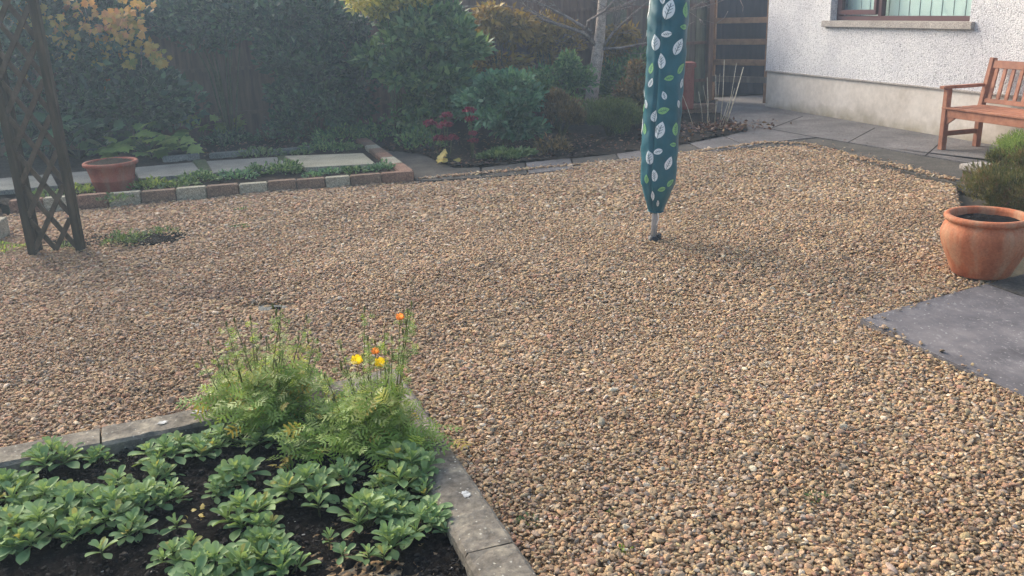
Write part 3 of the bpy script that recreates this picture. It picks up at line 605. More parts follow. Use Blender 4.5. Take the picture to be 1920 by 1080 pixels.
# ------------------------------------------------------------------ bench
BL = G(1757, 280, .008)[:2]; bl_r = G(1812, 268, .008)[:2]
bench = empty('garden_bench', (BL[0], BL[1], .008), 'reddish brown slatted wooden bench with arms against the white house', 'bench')
ex = np.array([*WD, 0.]); ey = -np.array([*WN, 0.]); BLN = 1.22; BD = .50      # ex along the bench, ey towards the wall
def bp(x, y, z): return ex*x + ey*y + np.array([0, 0, z])
def bbox(name, x0, x1, y0, y1, z0, z1, bev=.004):
    b = MB(); b.box(bp((x0+x1)/2, (y0+y1)/2, (z0+z1)/2), (x1-x0, y1-y0, z1-z0), (ex, ey, (0, 0, 1))); return b.build(name, M['bench'], bench, bevel=bev)
for x in (0, BLN):
    bbox('leg', x, x+.06, 0, .06, 0, .62)
    b = MB(); b.bar(bp(x+.03, BD-.03, 0), bp(x+.03, BD-.03, .42), .06, .06, up=ex); b.bar(bp(x+.03, BD-.03, .40), bp(x+.03, BD+.06, .90), .06, .055, up=ex); b.build('leg', M['bench'], bench, bevel=.004)
    bbox('stretcher', x+.015, x+.045, .06, BD-.06, .14, .19)
    b = MB(); b.box(bp(x+.03, .205, .636), (.07, .52, .03), (ex, ey, (0, 0, 1))); b.build('armrest', M['bench'], bench, bevel=.006)
    bbox('side_rail', x+.015, x+.045, .06, BD-.06, .35, .40)
bbox('apron', .06, BLN, .012, .042, .335, .415)
bbox('apron', .06, BLN, BD-.06, BD-.03, .335, .395)
for k in range(5): bbox('seat_slat', .0 if k == 0 else .0, BLN+.06, -.005+k*.095, .075+k*.095, .418, .438) if k < 1 else bbox('seat_slat', .062, BLN-.002, -.005+k*.095, .075+k*.095, .418+.003*k*0, .438)
for x, sgn in ((.06, 1), (BLN, -1)):
    b = MB(); q = [bp(x, .02, .335), bp(x+sgn*.11, .02, .335), bp(x, .02, .26)]; q2 = [v+ey*.025 for v in q]; b.add(q+q2, [(0, 1, 2), (5, 4, 3), (0, 3, 4, 1), (1, 4, 5, 2), (2, 5, 3, 0)]); b.build('bracket', M['bench'], bench)
def back_y(z): return BD-.03 + (z-.42)*.18
def backbar(name, x0, x1, z0, z1, th=.025):
    b = MB(); b.bar(bp((x0+x1)/2, back_y(z0), z0), bp((x0+x1)/2, back_y(z1), z1), x1-x0, th, up=ey); return b.build(name, M['bench'], bench, bevel=.003)
backbar('top_rail', .06, BLN, .80, .875, .032); backbar('lower_rail', .06, BLN, .455, .50, .03)
nsl = 11
for k in range(nsl):
    xx = .06 + (BLN-.06)*(k+.5)/nsl; backbar('back_slat', xx-.023, xx+.023, .50, .80, .016)

# ------------------------------------------------------------------ fence, gate, shed
def fence(t0, t1, label, mats, seed, rails=(.35, .93, 1.5), hgt=1.83, off=0.):
    r = random.Random(seed); root = empty('board_fence', (*FP(t0, off), 0), label, 'fence', 'timber fence panels along the back of the garden')
    o2 = FP(t0, off); b = MB(); t = t0
    ax = ((*FD, 0), (*FN, 0), (0, 0, 1)); mats_ = [M[k] for k in mats]; i = 0
    while t < t1-.02:
        wd = min(.11, t1-t); c = FP(t+wd/2, off+(.010 if i % 2 else 0))-o2; hh = hgt+r.uniform(-.01, .01); b.box((c[0], c[1], hh/2-.03), (wd-.002 if i % 2 else wd+.03, .012, hh+.06), ax, r.randrange(len(mats_))); t += wd; i += 1
    b.build('boards', mats_, root)
    for z in rails:
        b = MB(); c = FP((t0+t1)/2, off+.038)-o2; b.box((c[0], c[1], z), (t1-t0-.02, .035, .045), ax); b.build('rail', mats_[-1], root)
    b = MB(); c = FP(t1-.05, off+.07)-o2; b.box((c[0], c[1], hgt/2), (.09, .09, hgt+.06), ax); b.build('post', mats_[-1], root, bevel=.004)
    return root
labs = ['brown board fence panel far left behind the trellis', 'brown board fence panel behind the autumn vine', 'bare brown board fence panel showing low down between the dark bushes', 'dark brown fence panel between the dark climber and the sage bush', 'brown fence panel behind the variegated bush', 'brown fence panel behind the grey tree trunk', 'weathered fence panel with a mid rail right of the covered airer']
ts = [-5.4, -3.6, -1.8, 0, 1.8, 3.6, 5.4, 7.32]
for i in range(7): fence(ts[i], ts[i+1], labs[i], ['fence'] if i < 6 else ['fence2', 'fence3', 'fence'], i, rails=(.35, .93, 1.5))
gp0 = FP(7.34, .0); gd = (W1+np.array([.12, .35]))-gp0; GL = np.linalg.norm(gd); gd = gd/GL; gate = empty('slatted_gate', (*gp0, 0), 'open rail gate of brown horizontal bars between fence and house', 'gate')
gn = np.array([gd[1], -gd[0]])
for z, hh, mt in ((1.62, .08, 'rail'), (1.25, .085, 'rail'), (.93, .085, 'rail'), (.62, .09, 'rail'), (.36, .09, 'fence2')):
    b = MB(); b.box((gd[0]*GL/2, gd[1]*GL/2, z), (GL, .035, hh), ((*gd, 0), (*gn, 0), (0, 0, 1))); b.build('rail', M[mt], gate, bevel=.004)
for t in (.03, GL-.03):
    b = MB(); b.box((gd[0]*t-gn[0]*.045, gd[1]*t-gn[1]*.045, .9), (.05, .05, 1.8), ((*gd, 0), (*gn, 0), (0, 0, 1))); b.build('stile', M['rail'], gate, bevel=.004)
sp0 = G(1350, 180)[:2]+np.array([-.35, .12]); shed = empty('shed', (*sp0, 0), 'dark boarded shed seen between the gate bars', 'shed')
b = MB()
for i in range(12): b.box((i*.12+.06, -.003*(i % 2), 1.1), (.118, .02, 2.2), mi=0)
b.build('boards', M['shed'], shed)
b = MB(); b.box((.72, .85, 1.1), (1.38, 1.6, 2.16)); b.build('shed_body', M['shed'], shed)
b = MB(); b.box((.72, .8, 2.27), (1.65, 2.0, .06)); b.build('roof', M['dark'], shed)
gw = MB(); c = G(1436, 176)[:2]+np.array([.55, 2.2]); gw.box((c[0], c[1], 1.2), (2.2, .2, 2.4)); tag(gw.build('garden_wall', M['whitewall']), 'pale rendered wall beyond the gate beside the house corner', 'wall')
# brick step and tall pot
c = G(1290, 214)[:2]; b = MB()
for j in range(2):
    for i in range(4): b.box((-.40+i*.225, 0, .035+j*.072), (.215, .22, .065), ((*FD, 0), (*FN, 0), (0, 0, 1)) if False else None, jit=.003)
tag(b.build('brick_step', M['brickbrown'], loc=(c[0], c[1], 0), bevel=.005), 'low reddish brick step under the tall terracotta pot', 'step')
pc = G(1281, 204, .14); b = MB()
b.box((0, 0, .30), (.26, .26, .56)); b.box((0, 0, .60), (.30, .30, .06)); 
tp = empty('chimney_pot_planter', (pc[0], pc[1], .14), 'tall square terracotta planter half hidden behind the covered airer', 'plant pot')
b2 = MB(); b2.box((0, 0, .28), (.24, .24, .56)); b2.build('body', M['terrapink'], tp, bevel=.01); b2 = MB(); b2.box((0, 0, .595), (.28, .28, .07)); b2.build('rim', M['terrapink'], tp, bevel=.01)

# ------------------------------------------------------------------ rotary airer with cover
pb = G(1225, 452); pt = D(1256, 0, 5.93); axv = pt-pb; axv /= np.linalg.norm(axv)
air = empty('rotary_airer', pb, 'folded rotary clothes airer under a teal cover printed with white and green leaves', 'clothes airer')
ax_x = np.cross([0, 1, 0], axv); ax_x /= np.linalg.norm(ax_x); ax_y = np.cross(axv, ax_x)      # ax_x right, ax_y away
b = MB(); b.tube([np.zeros(3)-axv*.03, axv*.5], .022, 16); b.build('pole', M['alu'], air)
b = MB(); b.tube([-axv*.04, axv*.035], [.045, .036], 16); b.tube([-axv*.0+ax_x*.035, axv*.05+ax_x*.035], .018, 10); b.build('ground_socket', M['black'], air)
CT = 2.05
def cov_r(ph, u):                 # u metres above ground along the axis
    if u < .27: k = .16+(.17)*0 + .84*((u-.20)/.07)*.35 if u > .20 else .16
    R_ = np.interp(u, [.205, .215, .40, .46, .60, 1.0, 1.5, 1.95, 2.05], [.040, .048, .108, .115, .117, .119, .125, .10, .03])
    f = 1 + .05*math.cos(2*ph+.6+u*.3) + .03*math.cos(3*ph-u*.9) + .010*math.cos(9*ph+u*1.5)
    dphi = (ph - (-PI/2-.62) + PI) % (2*PI) - PI
    f -= .30*math.exp(-(dphi/.11)**2)*min(1, (2.0-u))*.7
    return R_*f
def cov(ph, u, off=0.):
    r_ = cov_r(ph, u)+off; wr_ = .0016*math.sin(u*17+ph*3)+.0012*math.sin(u*31-ph*2)+.0016*math.sin(u*58+3*math.sin(ph*2+u*4))+.002*math.sin(ph*7+u*9); r_ += wr_*min(1, (u-.2)*6); return axv*u + ax_x*(r_*math.cos(ph)) + ax_y*(r_*math.sin(ph)*.92)
b = MB(); nph, nu = 96, 120; us = np.concatenate([np.linspace(.205, .40, 24), np.linspace(.41, CT, nu-24)])
V = [cov(2*PI*k/nph, u) for u in us for k in range(nph)]
Fc = [(i*nph+k, i*nph+(k+1) % nph, (i+1)*nph+(k+1) % nph, (i+1)*nph+k) for i in range(len(us)-1) for k in range(nph)] + [tuple((len(us)-1)*nph+k for k in range(nph))]
b.add(V, Fc, 0, True)
LP = [(159,62,0,85,-15),(235,58,1,65,5),(223,133,1,38,85),(147,168,0,46,100),(103,198,0,70,8),(200,222,0,74,-22),(126,283,0,66,6),(86,307,1,50,-15),(216,313,1,55,-40),(84,370,0,44,-25),(160,358,1,42,105),(222,375,0,42,-10),(139,433,0,38,20),(70,460,0,40,15),(206,467,0,40,30),(137,498,1,52,-75),(95,520,0,52,-5),(120,582,0,78,-15),(193,577,1,60,5),(61,568,1,52,0),(183,645,1,34,85),(111,675,0,46,108),(75,698,0,64,10),(162,726,0,64,-22),(96,778,0,56,6),(63,790,1,44,-5),(174,812,1,46,-50),(131,840,1,40,105),(118,905,0,32,10),(82,868,0,50,-8),(131,12,0,46,10),(205,-60,0,60,-15),(150,-110,1,50,20)]
def leaf_print(ph0, u0, col_, hgt, ang):
    Lh = hgt/2; a = math.radians(ang); ca, sa = math.cos(a), math.sin(a); rr = .115
    def P_(x, y, off): xr = x*ca - y*sa; yr = x*sa + y*ca; return cov(ph0 + xr/rr, max(.215, u0+yr), off)
    n = 8; rows = []
    for i in range(n+1):
        t = i/n; y = -Lh+2*Lh*t; wd = Lh*.56*math.sin(PI*t**.85)**.8 if 0 < i < n else 0.
        rows.append((y, wd))
    vs = []; fs = []
    for (y, wd) in rows: vs += [P_(-wd, y, .0028), P_(-wd*.5, y, .0030), P_(0, y, .0030), P_(wd*.5, y, .0030), P_(wd, y, .0028)]
    for i in range(n): fs += [(i*5+j, i*5+j+1, (i+1)*5+j+1, (i+1)*5+j) for j in range(4)]
    b.add(vs, fs, 1+col_, True)
    def line(x0, y0, x1, y1, w_):
        dx, dy = x1-x0, y1-y0; l = math.hypot(dx, dy); nx, ny = -dy/l*w_, dx/l*w_; m_ = 4; vs = []; 
        for i in range(m_+1):
            t = i/m_; x, y = x0+dx*t, y0+dy*t; vs += [P_(x-nx, y-ny, .0042), P_(x+nx, y+ny, .0042)]
        b.add(vs, [(2*i, 2*i+1, 2*i+3, 2*i+2) for i in range(m_)], 0, True)
    vw = max(.0011, hgt*.014)
    line(0, -Lh*1.0, 0, Lh*.62, vw*1.2)
    for t in (-.45, -.1, .22):
        line(0, Lh*t, Lh*.30, Lh*(t+.3), vw*.8); line(0, Lh*(t-.08), -Lh*.30, Lh*(t+.22), vw*.8)
for (cx_, cy_, cl_, hh, an) in LP:
    px, py = 1180+cx_/2.347, cy_/2.347
    d = ray(px, py)                # nearest point of this ray to the axis gives the height along the pole
    w0 = CP-pb; a_, b_, c_ = 1, d@axv, 1; dd, ee = d@w0, axv@w0; u0 = (a_*ee-b_*dd)/(a_*c_-b_*b_); tq = (b_*ee-c_*dd)/(a_*c_-b_*b_)
    side = float((CP+d*tq-pb-axv*u0)@ax_x); sn_ = max(-.98, min(.98, side/.118)); ph = -PI/2 + math.asin(sn_)
    u0 = u0 + math.cos(ph+PI/2)*.03; hm = hh/2.347*5.9/FPX
    if u0 < CT-.1: leaf_print(ph, u0, cl_, hm, an); leaf_print(ph+PI, min(u0+.07, CT-.1), 1-cl_ if hh > 60 else cl_, hm, -an); leaf_print(ph+PI*.55 if ph > -PI/2 else ph-PI*.55, u0, cl_, hm, an*.7) if abs(sn_) < .5 else None
ps_ = [cov(2*PI*k/36, .215, .004) for k in range(37)]; b.tube(ps_, .0035, 6); b.tube([ps_[28], ps_[28]-axv*.05+ax_x*.01, ps_[28]-axv*.09-ax_x*.004], .0018, 5, 1)
b.build('cover', [M['cover'], M['printw'], M['printg']], air)

# ------------------------------------------------------------------ pots
def pot(name, loc, prof, soilr, soilz, mat, label, ribs=None, mound=.02, soil='soil', rimband=None):
    root = empty(name, loc, label, 'plant pot'); b = MB(); b.lathe(prof, 64, wob=ribs); b.add([(prof[0][0]*math.cos(2*PI*k/24), prof[0][0]*math.sin(2*PI*k/24), 0) for k in range(24)], [tuple(range(24))[::-1]]); b.build('body', M[mat], root)
    r_ = random.Random(3); b = MB(); n = 26; vs = [(0, 0, soilz+mound)]; fs = []
    for j in range(1, 7):
        for k in range(n): rr = soilr*j/6; vs.append((rr*math.cos(2*PI*k/n), rr*math.sin(2*PI*k/n), soilz+mound*(1-j/6)+r_.uniform(-.008, .008)))
    fs = [(0, 1+k, 1+(k+1) % n) for k in range(n)] + [(1+(j-1)*n+k, 1+j*n+k, 1+j*n+(k+1) % n, 1+(j-1)*n+(k+1) % n) for j in range(1, 6) for k in range(n)]
    b.add(vs, fs, 0, True); b.build('compost', M[soil], root); return root
pp = G(1838, 515, .0)
pr = [(.148, 0), (.158, .008), (.176, .05), (.204, .11), (.226, .165), (.238, .21), (.238, .245), (.226, .275), (.208, .292), (.204, .297), (.222, .303), (.230, .313), (.229, .326), (.219, .334), (.203, .335), (.194, .327), (.191, .312), (.194, .26), (.194, .22)]
pr = [(r_, z_*1.05) for r_, z_ in pr]
rp = pot('terracotta_pot', (pp[0], pp[1], .012), pr, .192, .308, 'terra', 'large round bellied terracotta pot of dark compost on the slate edge', ribs=lambda a, i: 1+.006*math.sin(14*a)*(1 if 1 < i < 8 else 0)+.004*math.sin(2*a+1))
p2 = G(216, 356, .04)
pr2 = [(.165, 0), (.170, .01), (.192, .10), (.196, .105), (.197, .115), (.193, .12), (.222, .235), (.236, .24), (.248, .25), (.250, .268), (.240, .28), (.222, .28), (.214, .27), (.205, .2)]
p2o = pot('terracotta_planter', (p2[0], p2[1], .04), pr2, .222, .258, 'terradull', 'dull terracotta bowl planter with a thick rim standing in the far bed', mound=.05, soil='soil2')

# ------------------------------------------------------------------ trellis
tl, tr = G(63, 474), G(152, 469); tx = tr-tl; TW = np.linalg.norm(tx); tx /= TW; ty = np.array([-tx[1], tx[0], 0.]); TH_ = 2.05
tre = empty('trellis', tl, 'weathered wooden trellis panel of crossed laths between two posts', 'trellis')
tx3 = np.array([tx[0], tx[1], 0.])
for x in (0, TW):
    b = MB(); b.box(tx3*x + np.array([0, 0, TH_/2-.03]), (.055, .065, TH_), (tx3, ty, (0, 0, 1))); b.build('post', M['trellis'], tre, bevel=.004)
    b = MB(); b.box(tx3*x + ty*.11 + np.array([0, 0, TH_/2-.03]) , (.035, .035, TH_), (tx3, ty, (0, 0, 1))); b.build('post', M['trellis'], tre, bevel=.003) if x == 0 else None
rise = .46; z = -.46
while z < TH_-.1:
    for sgn, off in ((1, .0), (-1, .014)):
        za, zb = (z, z+rise) if sgn > 0 else (z+rise, z); xa, xb = .025, TW-.025
        # clip to the panel height
        def cl(z_): return (z_-za)/(zb-za)
        t0, t1 = 0., 1.
        for zz, lowlim in ((.02, True), (TH_-.06, False)):
            tt = cl(zz); rising = zb > za
            if lowlim:
                if rising: t0 = max(t0, tt)
                else: t1 = min(t1, tt)
            else:
                if rising: t1 = min(t1, tt)
                else: t0 = max(t0, tt)
        if t1-t0 > .08:
            P1 = tx3*(xa+(xb-xa)*t0)+ty*(off-.02)+np.array([0, 0, za+(zb-za)*t0]); Q1 = tx3*(xa+(xb-xa)*t1)+ty*(off-.02)+np.array([0, 0, za+(zb-za)*t1])
            b = MB(); b.bar(P1, Q1, .012, .034, up=np.cross(ty, Q1-P1)); b.build('lath', M['lath'], tre)
    z += .245
b = MB(); b.bar(tx3*-.02+np.array([0, 0, TH_-.03]), tx3*(TW+.02)+np.array([0, 0, TH_-.03]), .06, .045); b.build('top_rail', M['lath'], tre, bevel=.004)

# manhole stone
c = G(498, 577, .0); b = MB(); b.prism([(c[0]+.115*math.cos(a)*(1+.2*math.sin(3*a+1)), c[1]+.062*math.sin(a)*(1+.25*math.cos(2*a))) for a in np.linspace(0, 2*PI, 14)[:-1]], -.03, -.001)
tag(b.build('buried_slab', M['slabgrey'], bevel=.004), 'flat pale slab half buried in the gravel', 'slab')
b = MB(); c = G(518, 581, .0); b.lathe([(.03, 0), (.026, .008), (.016, .016), (.003, .019)], 12, wob=lambda a, i: 1+.25*math.sin(2*a+1)+.12*math.sin(5*a)); tag(b.build('stone_lump', M['soil'], loc=(c[0], c[1], -.001)), 'small dark lump on the half buried slab', 'lump')

# ------------------------------------------------------------------ near bed plants
def rosette_mesh(seed, nshoot, L=.085, spread=.10, h=.06):
    r = np.random.default_rng(seed); pos = []; dr = []; up = []; Ls = []; rn = []; st = MB()
    for s_ in range(nshoot):
        a = 2*PI*s_/max(1, nshoot-1)+r.uniform(-.5, .5); rad = 0 if s_ == 0 else spread*r.uniform(.5, 1.); c = np.array([rad*math.cos(a), rad*math.sin(a), h*(1.25 if s_ == 0 else r.uniform(.4, 1.))])
        tilt = np.array([math.cos(a), math.sin(a), 0])*(0 if s_ == 0 else .35)
        st.tube([(0, 0, -.02), c*np.array([.6, .6, .5]), c], [.004, .0035, .003], 5)
        nl = r.integers(9, 14); tone = r.uniform(-.15, .15)
        for i in range(nl):
            f = i/(nl-1); ph = i*2.4+a; el = math.radians(12+62*f+r.normal()*6); d = np.array([math.cos(ph)*math.cos(el), math.sin(ph)*math.cos(el), math.sin(el)])+tilt*.6
            pos.append(c*np.array([1, 1, 1])+np.array([0, 0, -.02+.022*f])); dr.append(d); up.append(np.array([-d[0]*.3, -d[1]*.3, 1.])+r.normal(size=3)*.12)
            Ls.append(L*(1.08-.5*f)*r.uniform(.8, 1.15)); rn.append(np.clip(.32+.4*f+tone+r.normal()*.12 + (0.35 if r.random() < .03 else 0), 0, 1))
    Ls = np.array(Ls); me = leaves_mesh('leaves', np.array(pos), np.array(dr), np.array(up), Ls, Ls*.42, np.array(rn), TO)
    me.materials.append(M['rosette']); so_ = st.build('stem', M['stem']); sm = so_.data; bpy.data.objects.remove(so_); return me, sm
RM = {('b', i): rosette_mesh(40+i, 7, .088, .085, .075) for i in range(5)}
RM.update({('m', i): rosette_mesh(60+i, 4, .078, .055, .055) for i in range(4)})
RM.update({('s', i): rosette_mesh(80+i, 1, .05, .0, .03) for i in range(4)})
def plant(px, py, kind, i, sc, label):
    p = G(px, py, 0.); root = empty('bedding_plant', (p[0], p[1], .008), label, 'plant', 'oval leaved bedding plants in the near bed', rz=(px*7+py*3) % 6.28); q_ = ((px*13+py*29) % 17)/17; root.scale = (sc*(.74+.2*q_), sc*(.74+.2*q_), sc*(.70+.34*((px*5+py) % 11)/11)); root.rotation_euler = ((q_-.5)*.3, (((px+py) % 9)/9-.5)*.3, root.rotation_euler[2])
    me, sm = RM[(kind, i)]; link_only('leaves', me, root); link_only('stem', sm, root)
def link_only(name, me, parent): o = bpy.data.objects.new(name, me); COL.objects.link(o); o.parent = parent; return o
PLN = [
 (105, 880, 'b', 0, .95, 'green leafy plant close to the left kerb'), (185, 872, 'm', 0, .8, 'yellowish small plant touching the kerb, right of a leafy one'),
 (315, 868, 'b', 1, .95, 'leafy plant left of the poppies near the kerb'), (372, 862, 'm', 3, .9, 'plant tucked against the left foot of the poppies'), (300, 905, 'm', 1, .9, 'middling plant below the one left of the poppies'),
 (225, 925, 'm', 2, 1., 'plant with spread leaves left of centre of the bed'), (445, 912, 'b', 2, 1.0, 'round clump of broad leaves below the left poppies'), (405, 935, 'm', 0, .7, 'small plant beside the round clump below the poppies'),
 (25, 950, 'b', 3, 1., 'leafy plant at the left photo edge, upper one'), (90, 960, 'b', 4, 1.05, 'big leafy plant second from the left edge'), (160, 965, 'b', 0, .95, 'leafy plant third from the left edge in the thick row'),
 (215, 975, 'b', 1, .95, 'plant in the middle of the thick leafy row'), (280, 955, 'b', 2, .9, 'plant at the right end of the thick leafy row'), (255, 1005, 'm', 3, .9, 'plant hanging below the thick leafy row'), (325, 945, 'm', 2, .8, 'plant just beyond the thick leafy row end'),
 (75, 1015, 'b', 4, 1.05, 'big plant low in the left part of the bed'), (150, 1015, 'm', 1, 1.05, 'plant low left with rounded leaf tips'), (10, 1040, 'm', 0, 1., 'plant in the bottom left corner of the photo'), (20, 1000, 'b', 2, .9, 'plant on the left photo edge above the corner'),
 (335, 1003, 's', 0, 1.25, 'single seedling by a yellow weed on bare soil'), (195, 1052, 's', 1, 1.4, 'seedling alone on dark soil near the bottom left'), (325, 1062, 'm', 2, .9, 'small plant at the bottom edge left of the two bottom clumps'), (362, 1048, 's', 2, 1.3, 'seedling beside the small bottom plant'),
 (410, 1085, 'b', 0, 1.1, 'wide clump cut by the bottom edge, left one'), (500, 1058, 'b', 3, .95, 'rounded clump at the bottom edge below the seedlings'), (455, 1090, 'm', 1, 1., 'plant cut by the bottom edge between two clumps'), (540, 1082, 'm', 0, .9, 'plant at the right end of the bottom clumps'),
 (465, 985, 'b', 4, .85, 'upright plant left of centre with a broad lower leaf'), (490, 1012, 'm', 3, .9, 'plant with one large drooping leaf left of centre'), (580, 935, 'b', 1, .95, 'spreading plant below the yellow fallen leaves'), (540, 925, 'm', 2, .8, 'plant at left of the spreading plant by the fallen leaves'), (600, 970, 's', 3, 1.35, 'tiny seedling under the spreading plant'),
 (690, 990, 'b', 2, .95, 'broad leaved plant in the right half of the bed'), (735, 968, 'b', 3, .85, 'leafy plant left of the kerb, beside the broad one'), (735, 1040, 'm', 0, 1., 'plant below the broad leaved one near the kerb'), (795, 1000, 'b', 0, .85, 'plant touching the right kerb, lower of two'), (835, 1012, 's', 1, 1., 'seedling squeezed against the right kerb'),
 (770, 912, 'b', 1, 1.08, 'largest clump against the right kerb below the poppies'), (805, 940, 'm', 3, .9, 'plant at the kerb under the largest clump'), (715, 925, 'm', 1, .8, 'plant left of the largest clump'), (650, 905, 'm', 0, .85, 'plant under the ferny yellow leaves'),
 (618, 1032, 's', 2, 1.05, 'tiny seedling, left of two near the bottom'), (645, 1055, 's', 0, 1.2, 'tiny seedling with a double head near the bottom'), (693, 1062, 's', 3, 1.1, 'tiny seedling left of the bottom pair'), (722, 1062, 's', 1, 1.1, 'tiny seedling right of the bottom pair'),
 (500, 838, 'm', 2, 1., 'grey green plant under the left poppies'), (560, 860, 'm', 1, .85, 'grey green plant between the two poppy clumps'), (420, 838, 'b', 4, .8, 'plant by the kerb under the left poppies')]
for q in PLN: plant(*q)

def poppy(name, px, py, label, n, r, hgt, seed, stems, flowers):
    base = G(px, py, 0.); rg = np.random.default_rng(seed); root = empty(name, (base[0], base[1], .005), label, 'poppy plant')
    nn = n; th = rg.uniform(0, 2*PI, nn); rad = rg.random(nn)**.6; 
    sc_a = rg.uniform(0, 2*PI, 13); sc_r = rg.uniform(.1, .95, 13); sub = np.c_[np.cos(sc_a)*sc_r*r, np.sin(sc_a)*sc_r*r*.8, hgt*rg.uniform(.35, 1.15, 13)*(1-.45*sc_r)]
    kk_ = rg.integers(0, 13, nn); tips = sub[kk_]*np.c_[np.ones(nn), np.ones(nn), rg.random(nn)**.45] + rg.normal(size=(nn, 3))*np.array([.048, .04, .028]); tips[:, 2] = np.maximum(tips[:, 2], .02)
    hi = rg.random(nn) < .16; tips[hi] = tips[hi]*np.array([.8, .8, 1.]) + np.c_[np.zeros(hi.sum()), np.zeros(hi.sum()), rg.uniform(.03, .17, hi.sum())]
    d = np.c_[tips[:, 0], tips[:, 1], tips[:, 2]*.2]*1.2+rg.normal(size=(nn, 3))*np.array([.2, .2, .12]); Ls = rg.uniform(.045, .09, nn)*np.where(hi, .55, 1); up = np.tile([0, -.25, 1.], (nn, 1))+rg.normal(size=(nn, 3))*.4
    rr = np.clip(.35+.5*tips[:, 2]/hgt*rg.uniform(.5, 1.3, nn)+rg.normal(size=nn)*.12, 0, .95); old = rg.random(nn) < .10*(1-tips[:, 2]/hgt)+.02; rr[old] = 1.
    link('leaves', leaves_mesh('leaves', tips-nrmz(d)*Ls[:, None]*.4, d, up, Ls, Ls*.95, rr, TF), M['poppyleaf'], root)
    b = MB()
    for i in range(0, nn, 16): b.tube([tips[i]*np.array([.15, .15, 0]), tips[i]*np.array([.6, .6, .6]), tips[i]], [.003, .002, .0014], 4, cap=False)
    bl = base+np.array([0, 0, .005]); spr = []
    def flower(tip, kind, size):
        m_ = MB()
        if kind == 'bud': b.tube([tip, tip+np.array([0, 0, .012]), tip+np.array([0, 0, .024])], [.002, .005, .0015], 7); return
        for k in range(5):
            a = 2*PI*k/5+.3; t_ = np.array([math.cos(a), math.sin(a), 0]); s_ = np.array([-math.sin(a), math.cos(a), 0]); vs = []; nr = 4
            for i in range(nr+1):
                f = i/nr; wd = size*.62*math.sin(PI*(f*.8+.12)); ce = tip + t_*size*.62*f*(1.15-.35*f) + np.array([0, 0, size*.95*f*f*.9]); vs += [ce-s_*wd, ce-t_*wd*-.08, ce+s_*wd]
            m_.add(vs, [q for i in range(nr) for q in ((i*3, i*3+1, i*3+4, i*3+3), (i*3+1, i*3+2, i*3+5, i*3+4))], 0, True)
        fo = m_.build('flower', M['petalo' if kind == 'o' else 'petaly'], root); return fo
    for (x, y, dy) in stems:
        tip = D(x, y, base[1]+dy)-bl; s0 = tip*np.array([.45, .45, 0])+rg.normal(size=3)*.01; s0[2] = 0; mid = (s0+tip)/2+np.array([rg.normal()*.015, rg.normal()*.015, .02]); b.tube([s0, mid, tip], [.0028, .0022, .0016], 5); flower(tip, 'bud', .01) if rg.random() < .7 else None
        spr += [(s0+(tip-s0)*f+rg.normal(size=3)*.014) for f in rg.uniform(.35, .97, 34)]
        for q in range(1):
            f = rg.uniform(.5, .9); pq = s0+(tip-s0)*f; e = pq+np.array([rg.normal()*.04, rg.normal()*.03, .05]); b.tube([pq, e], [.0014, .001], 4); flower(e, 'bud', .01)
    for (x, y, dy, kind, size) in flowers:
        tip = D(x, y, base[1]+dy)-bl; s0 = tip*np.array([.5, .5, 0]); b.tube([s0, (s0+tip)/2+np.array([.01, 0, 0]), tip], [.0026, .002, .0016], 5); flower(tip-np.array([0, 0, size*.4]), kind, size)
    spr = np.array(spr); ns_ = len(spr); Lq = rg.uniform(.018, .042, ns_); link('leaves', leaves_mesh('upper_leaves', spr, rg.normal(size=(ns_, 3))*np.array([1, 1, .6]), np.tile([0, -.3, 1.], (ns_, 1))+rg.normal(size=(ns_, 3))*.4, Lq, Lq*.8, rg.uniform(.3, .9, ns_), TF), M['poppyleaf'], root)
    b.build('stem', M['poppystem'], root)
poppy('poppy_plant', 500, 805, 'tall yellow green feathery poppy clump without flowers, left one', 1050, .30, .25, 1, [(425, 612, .02), (440, 605, 0), (432, 620, .05), (518, 592, .05), (528, 570, .04), (500, 640, 0), (460, 655, .03), (560, 640, .02), (590, 630, .03), (470, 600, .05), (525, 610, .02), (532, 640, .0), (600, 660, .03), (400, 660, .02), (380, 680, 0), (575, 600, .06)], [])
poppy('poppy_plant', 695, 845, 'yellow flowering poppy clump with ferny leaves by the kerb corner', 1150, .27, .26, 2, [(772, 575, .03), (762, 610, 0), (684, 585, .05), (735, 640, .04), (640, 655, .05), (765, 590, .0), (610, 700, 0), (720, 610, .02), (690, 640, 0), (730, 680, 0), (655, 700, .03)],
      [(669, 675, 0, 'y', .034), (713, 680, .02, 'y', .034), (704, 658, .03, 'o', .024), (750, 594, .02, 'o', .024)])
# yellowing weed leaves on the soil
for x, y, lb in ((533, 880, 'bright yellow fallen leaf on the soil below the poppies'), (378, 975, 'yellowish weed sprig on bare soil left of centre'), (622, 905, 'ochre fallen leaves at the foot of the poppies')):
    rg = np.random.default_rng(x); n = 9; c = G(x, y, 0); p = rg.normal(size=(n, 3))*np.array([.025, .025, .008])+np.array([0, 0, .015]); Ls = rg.uniform(.02, .035, n)
    o = link('fallen_leaves', leaves_mesh('fallen_leaves', p, rg.normal(size=(n, 3))*np.array([1, 1, .3]), np.tile([0, 0, 1.], (n, 1))+rg.normal(size=(n, 3))*.3, Ls, Ls*.6, rg.random(n), TL), M['hosta'], None, c); tag(o, lb, 'leaves')

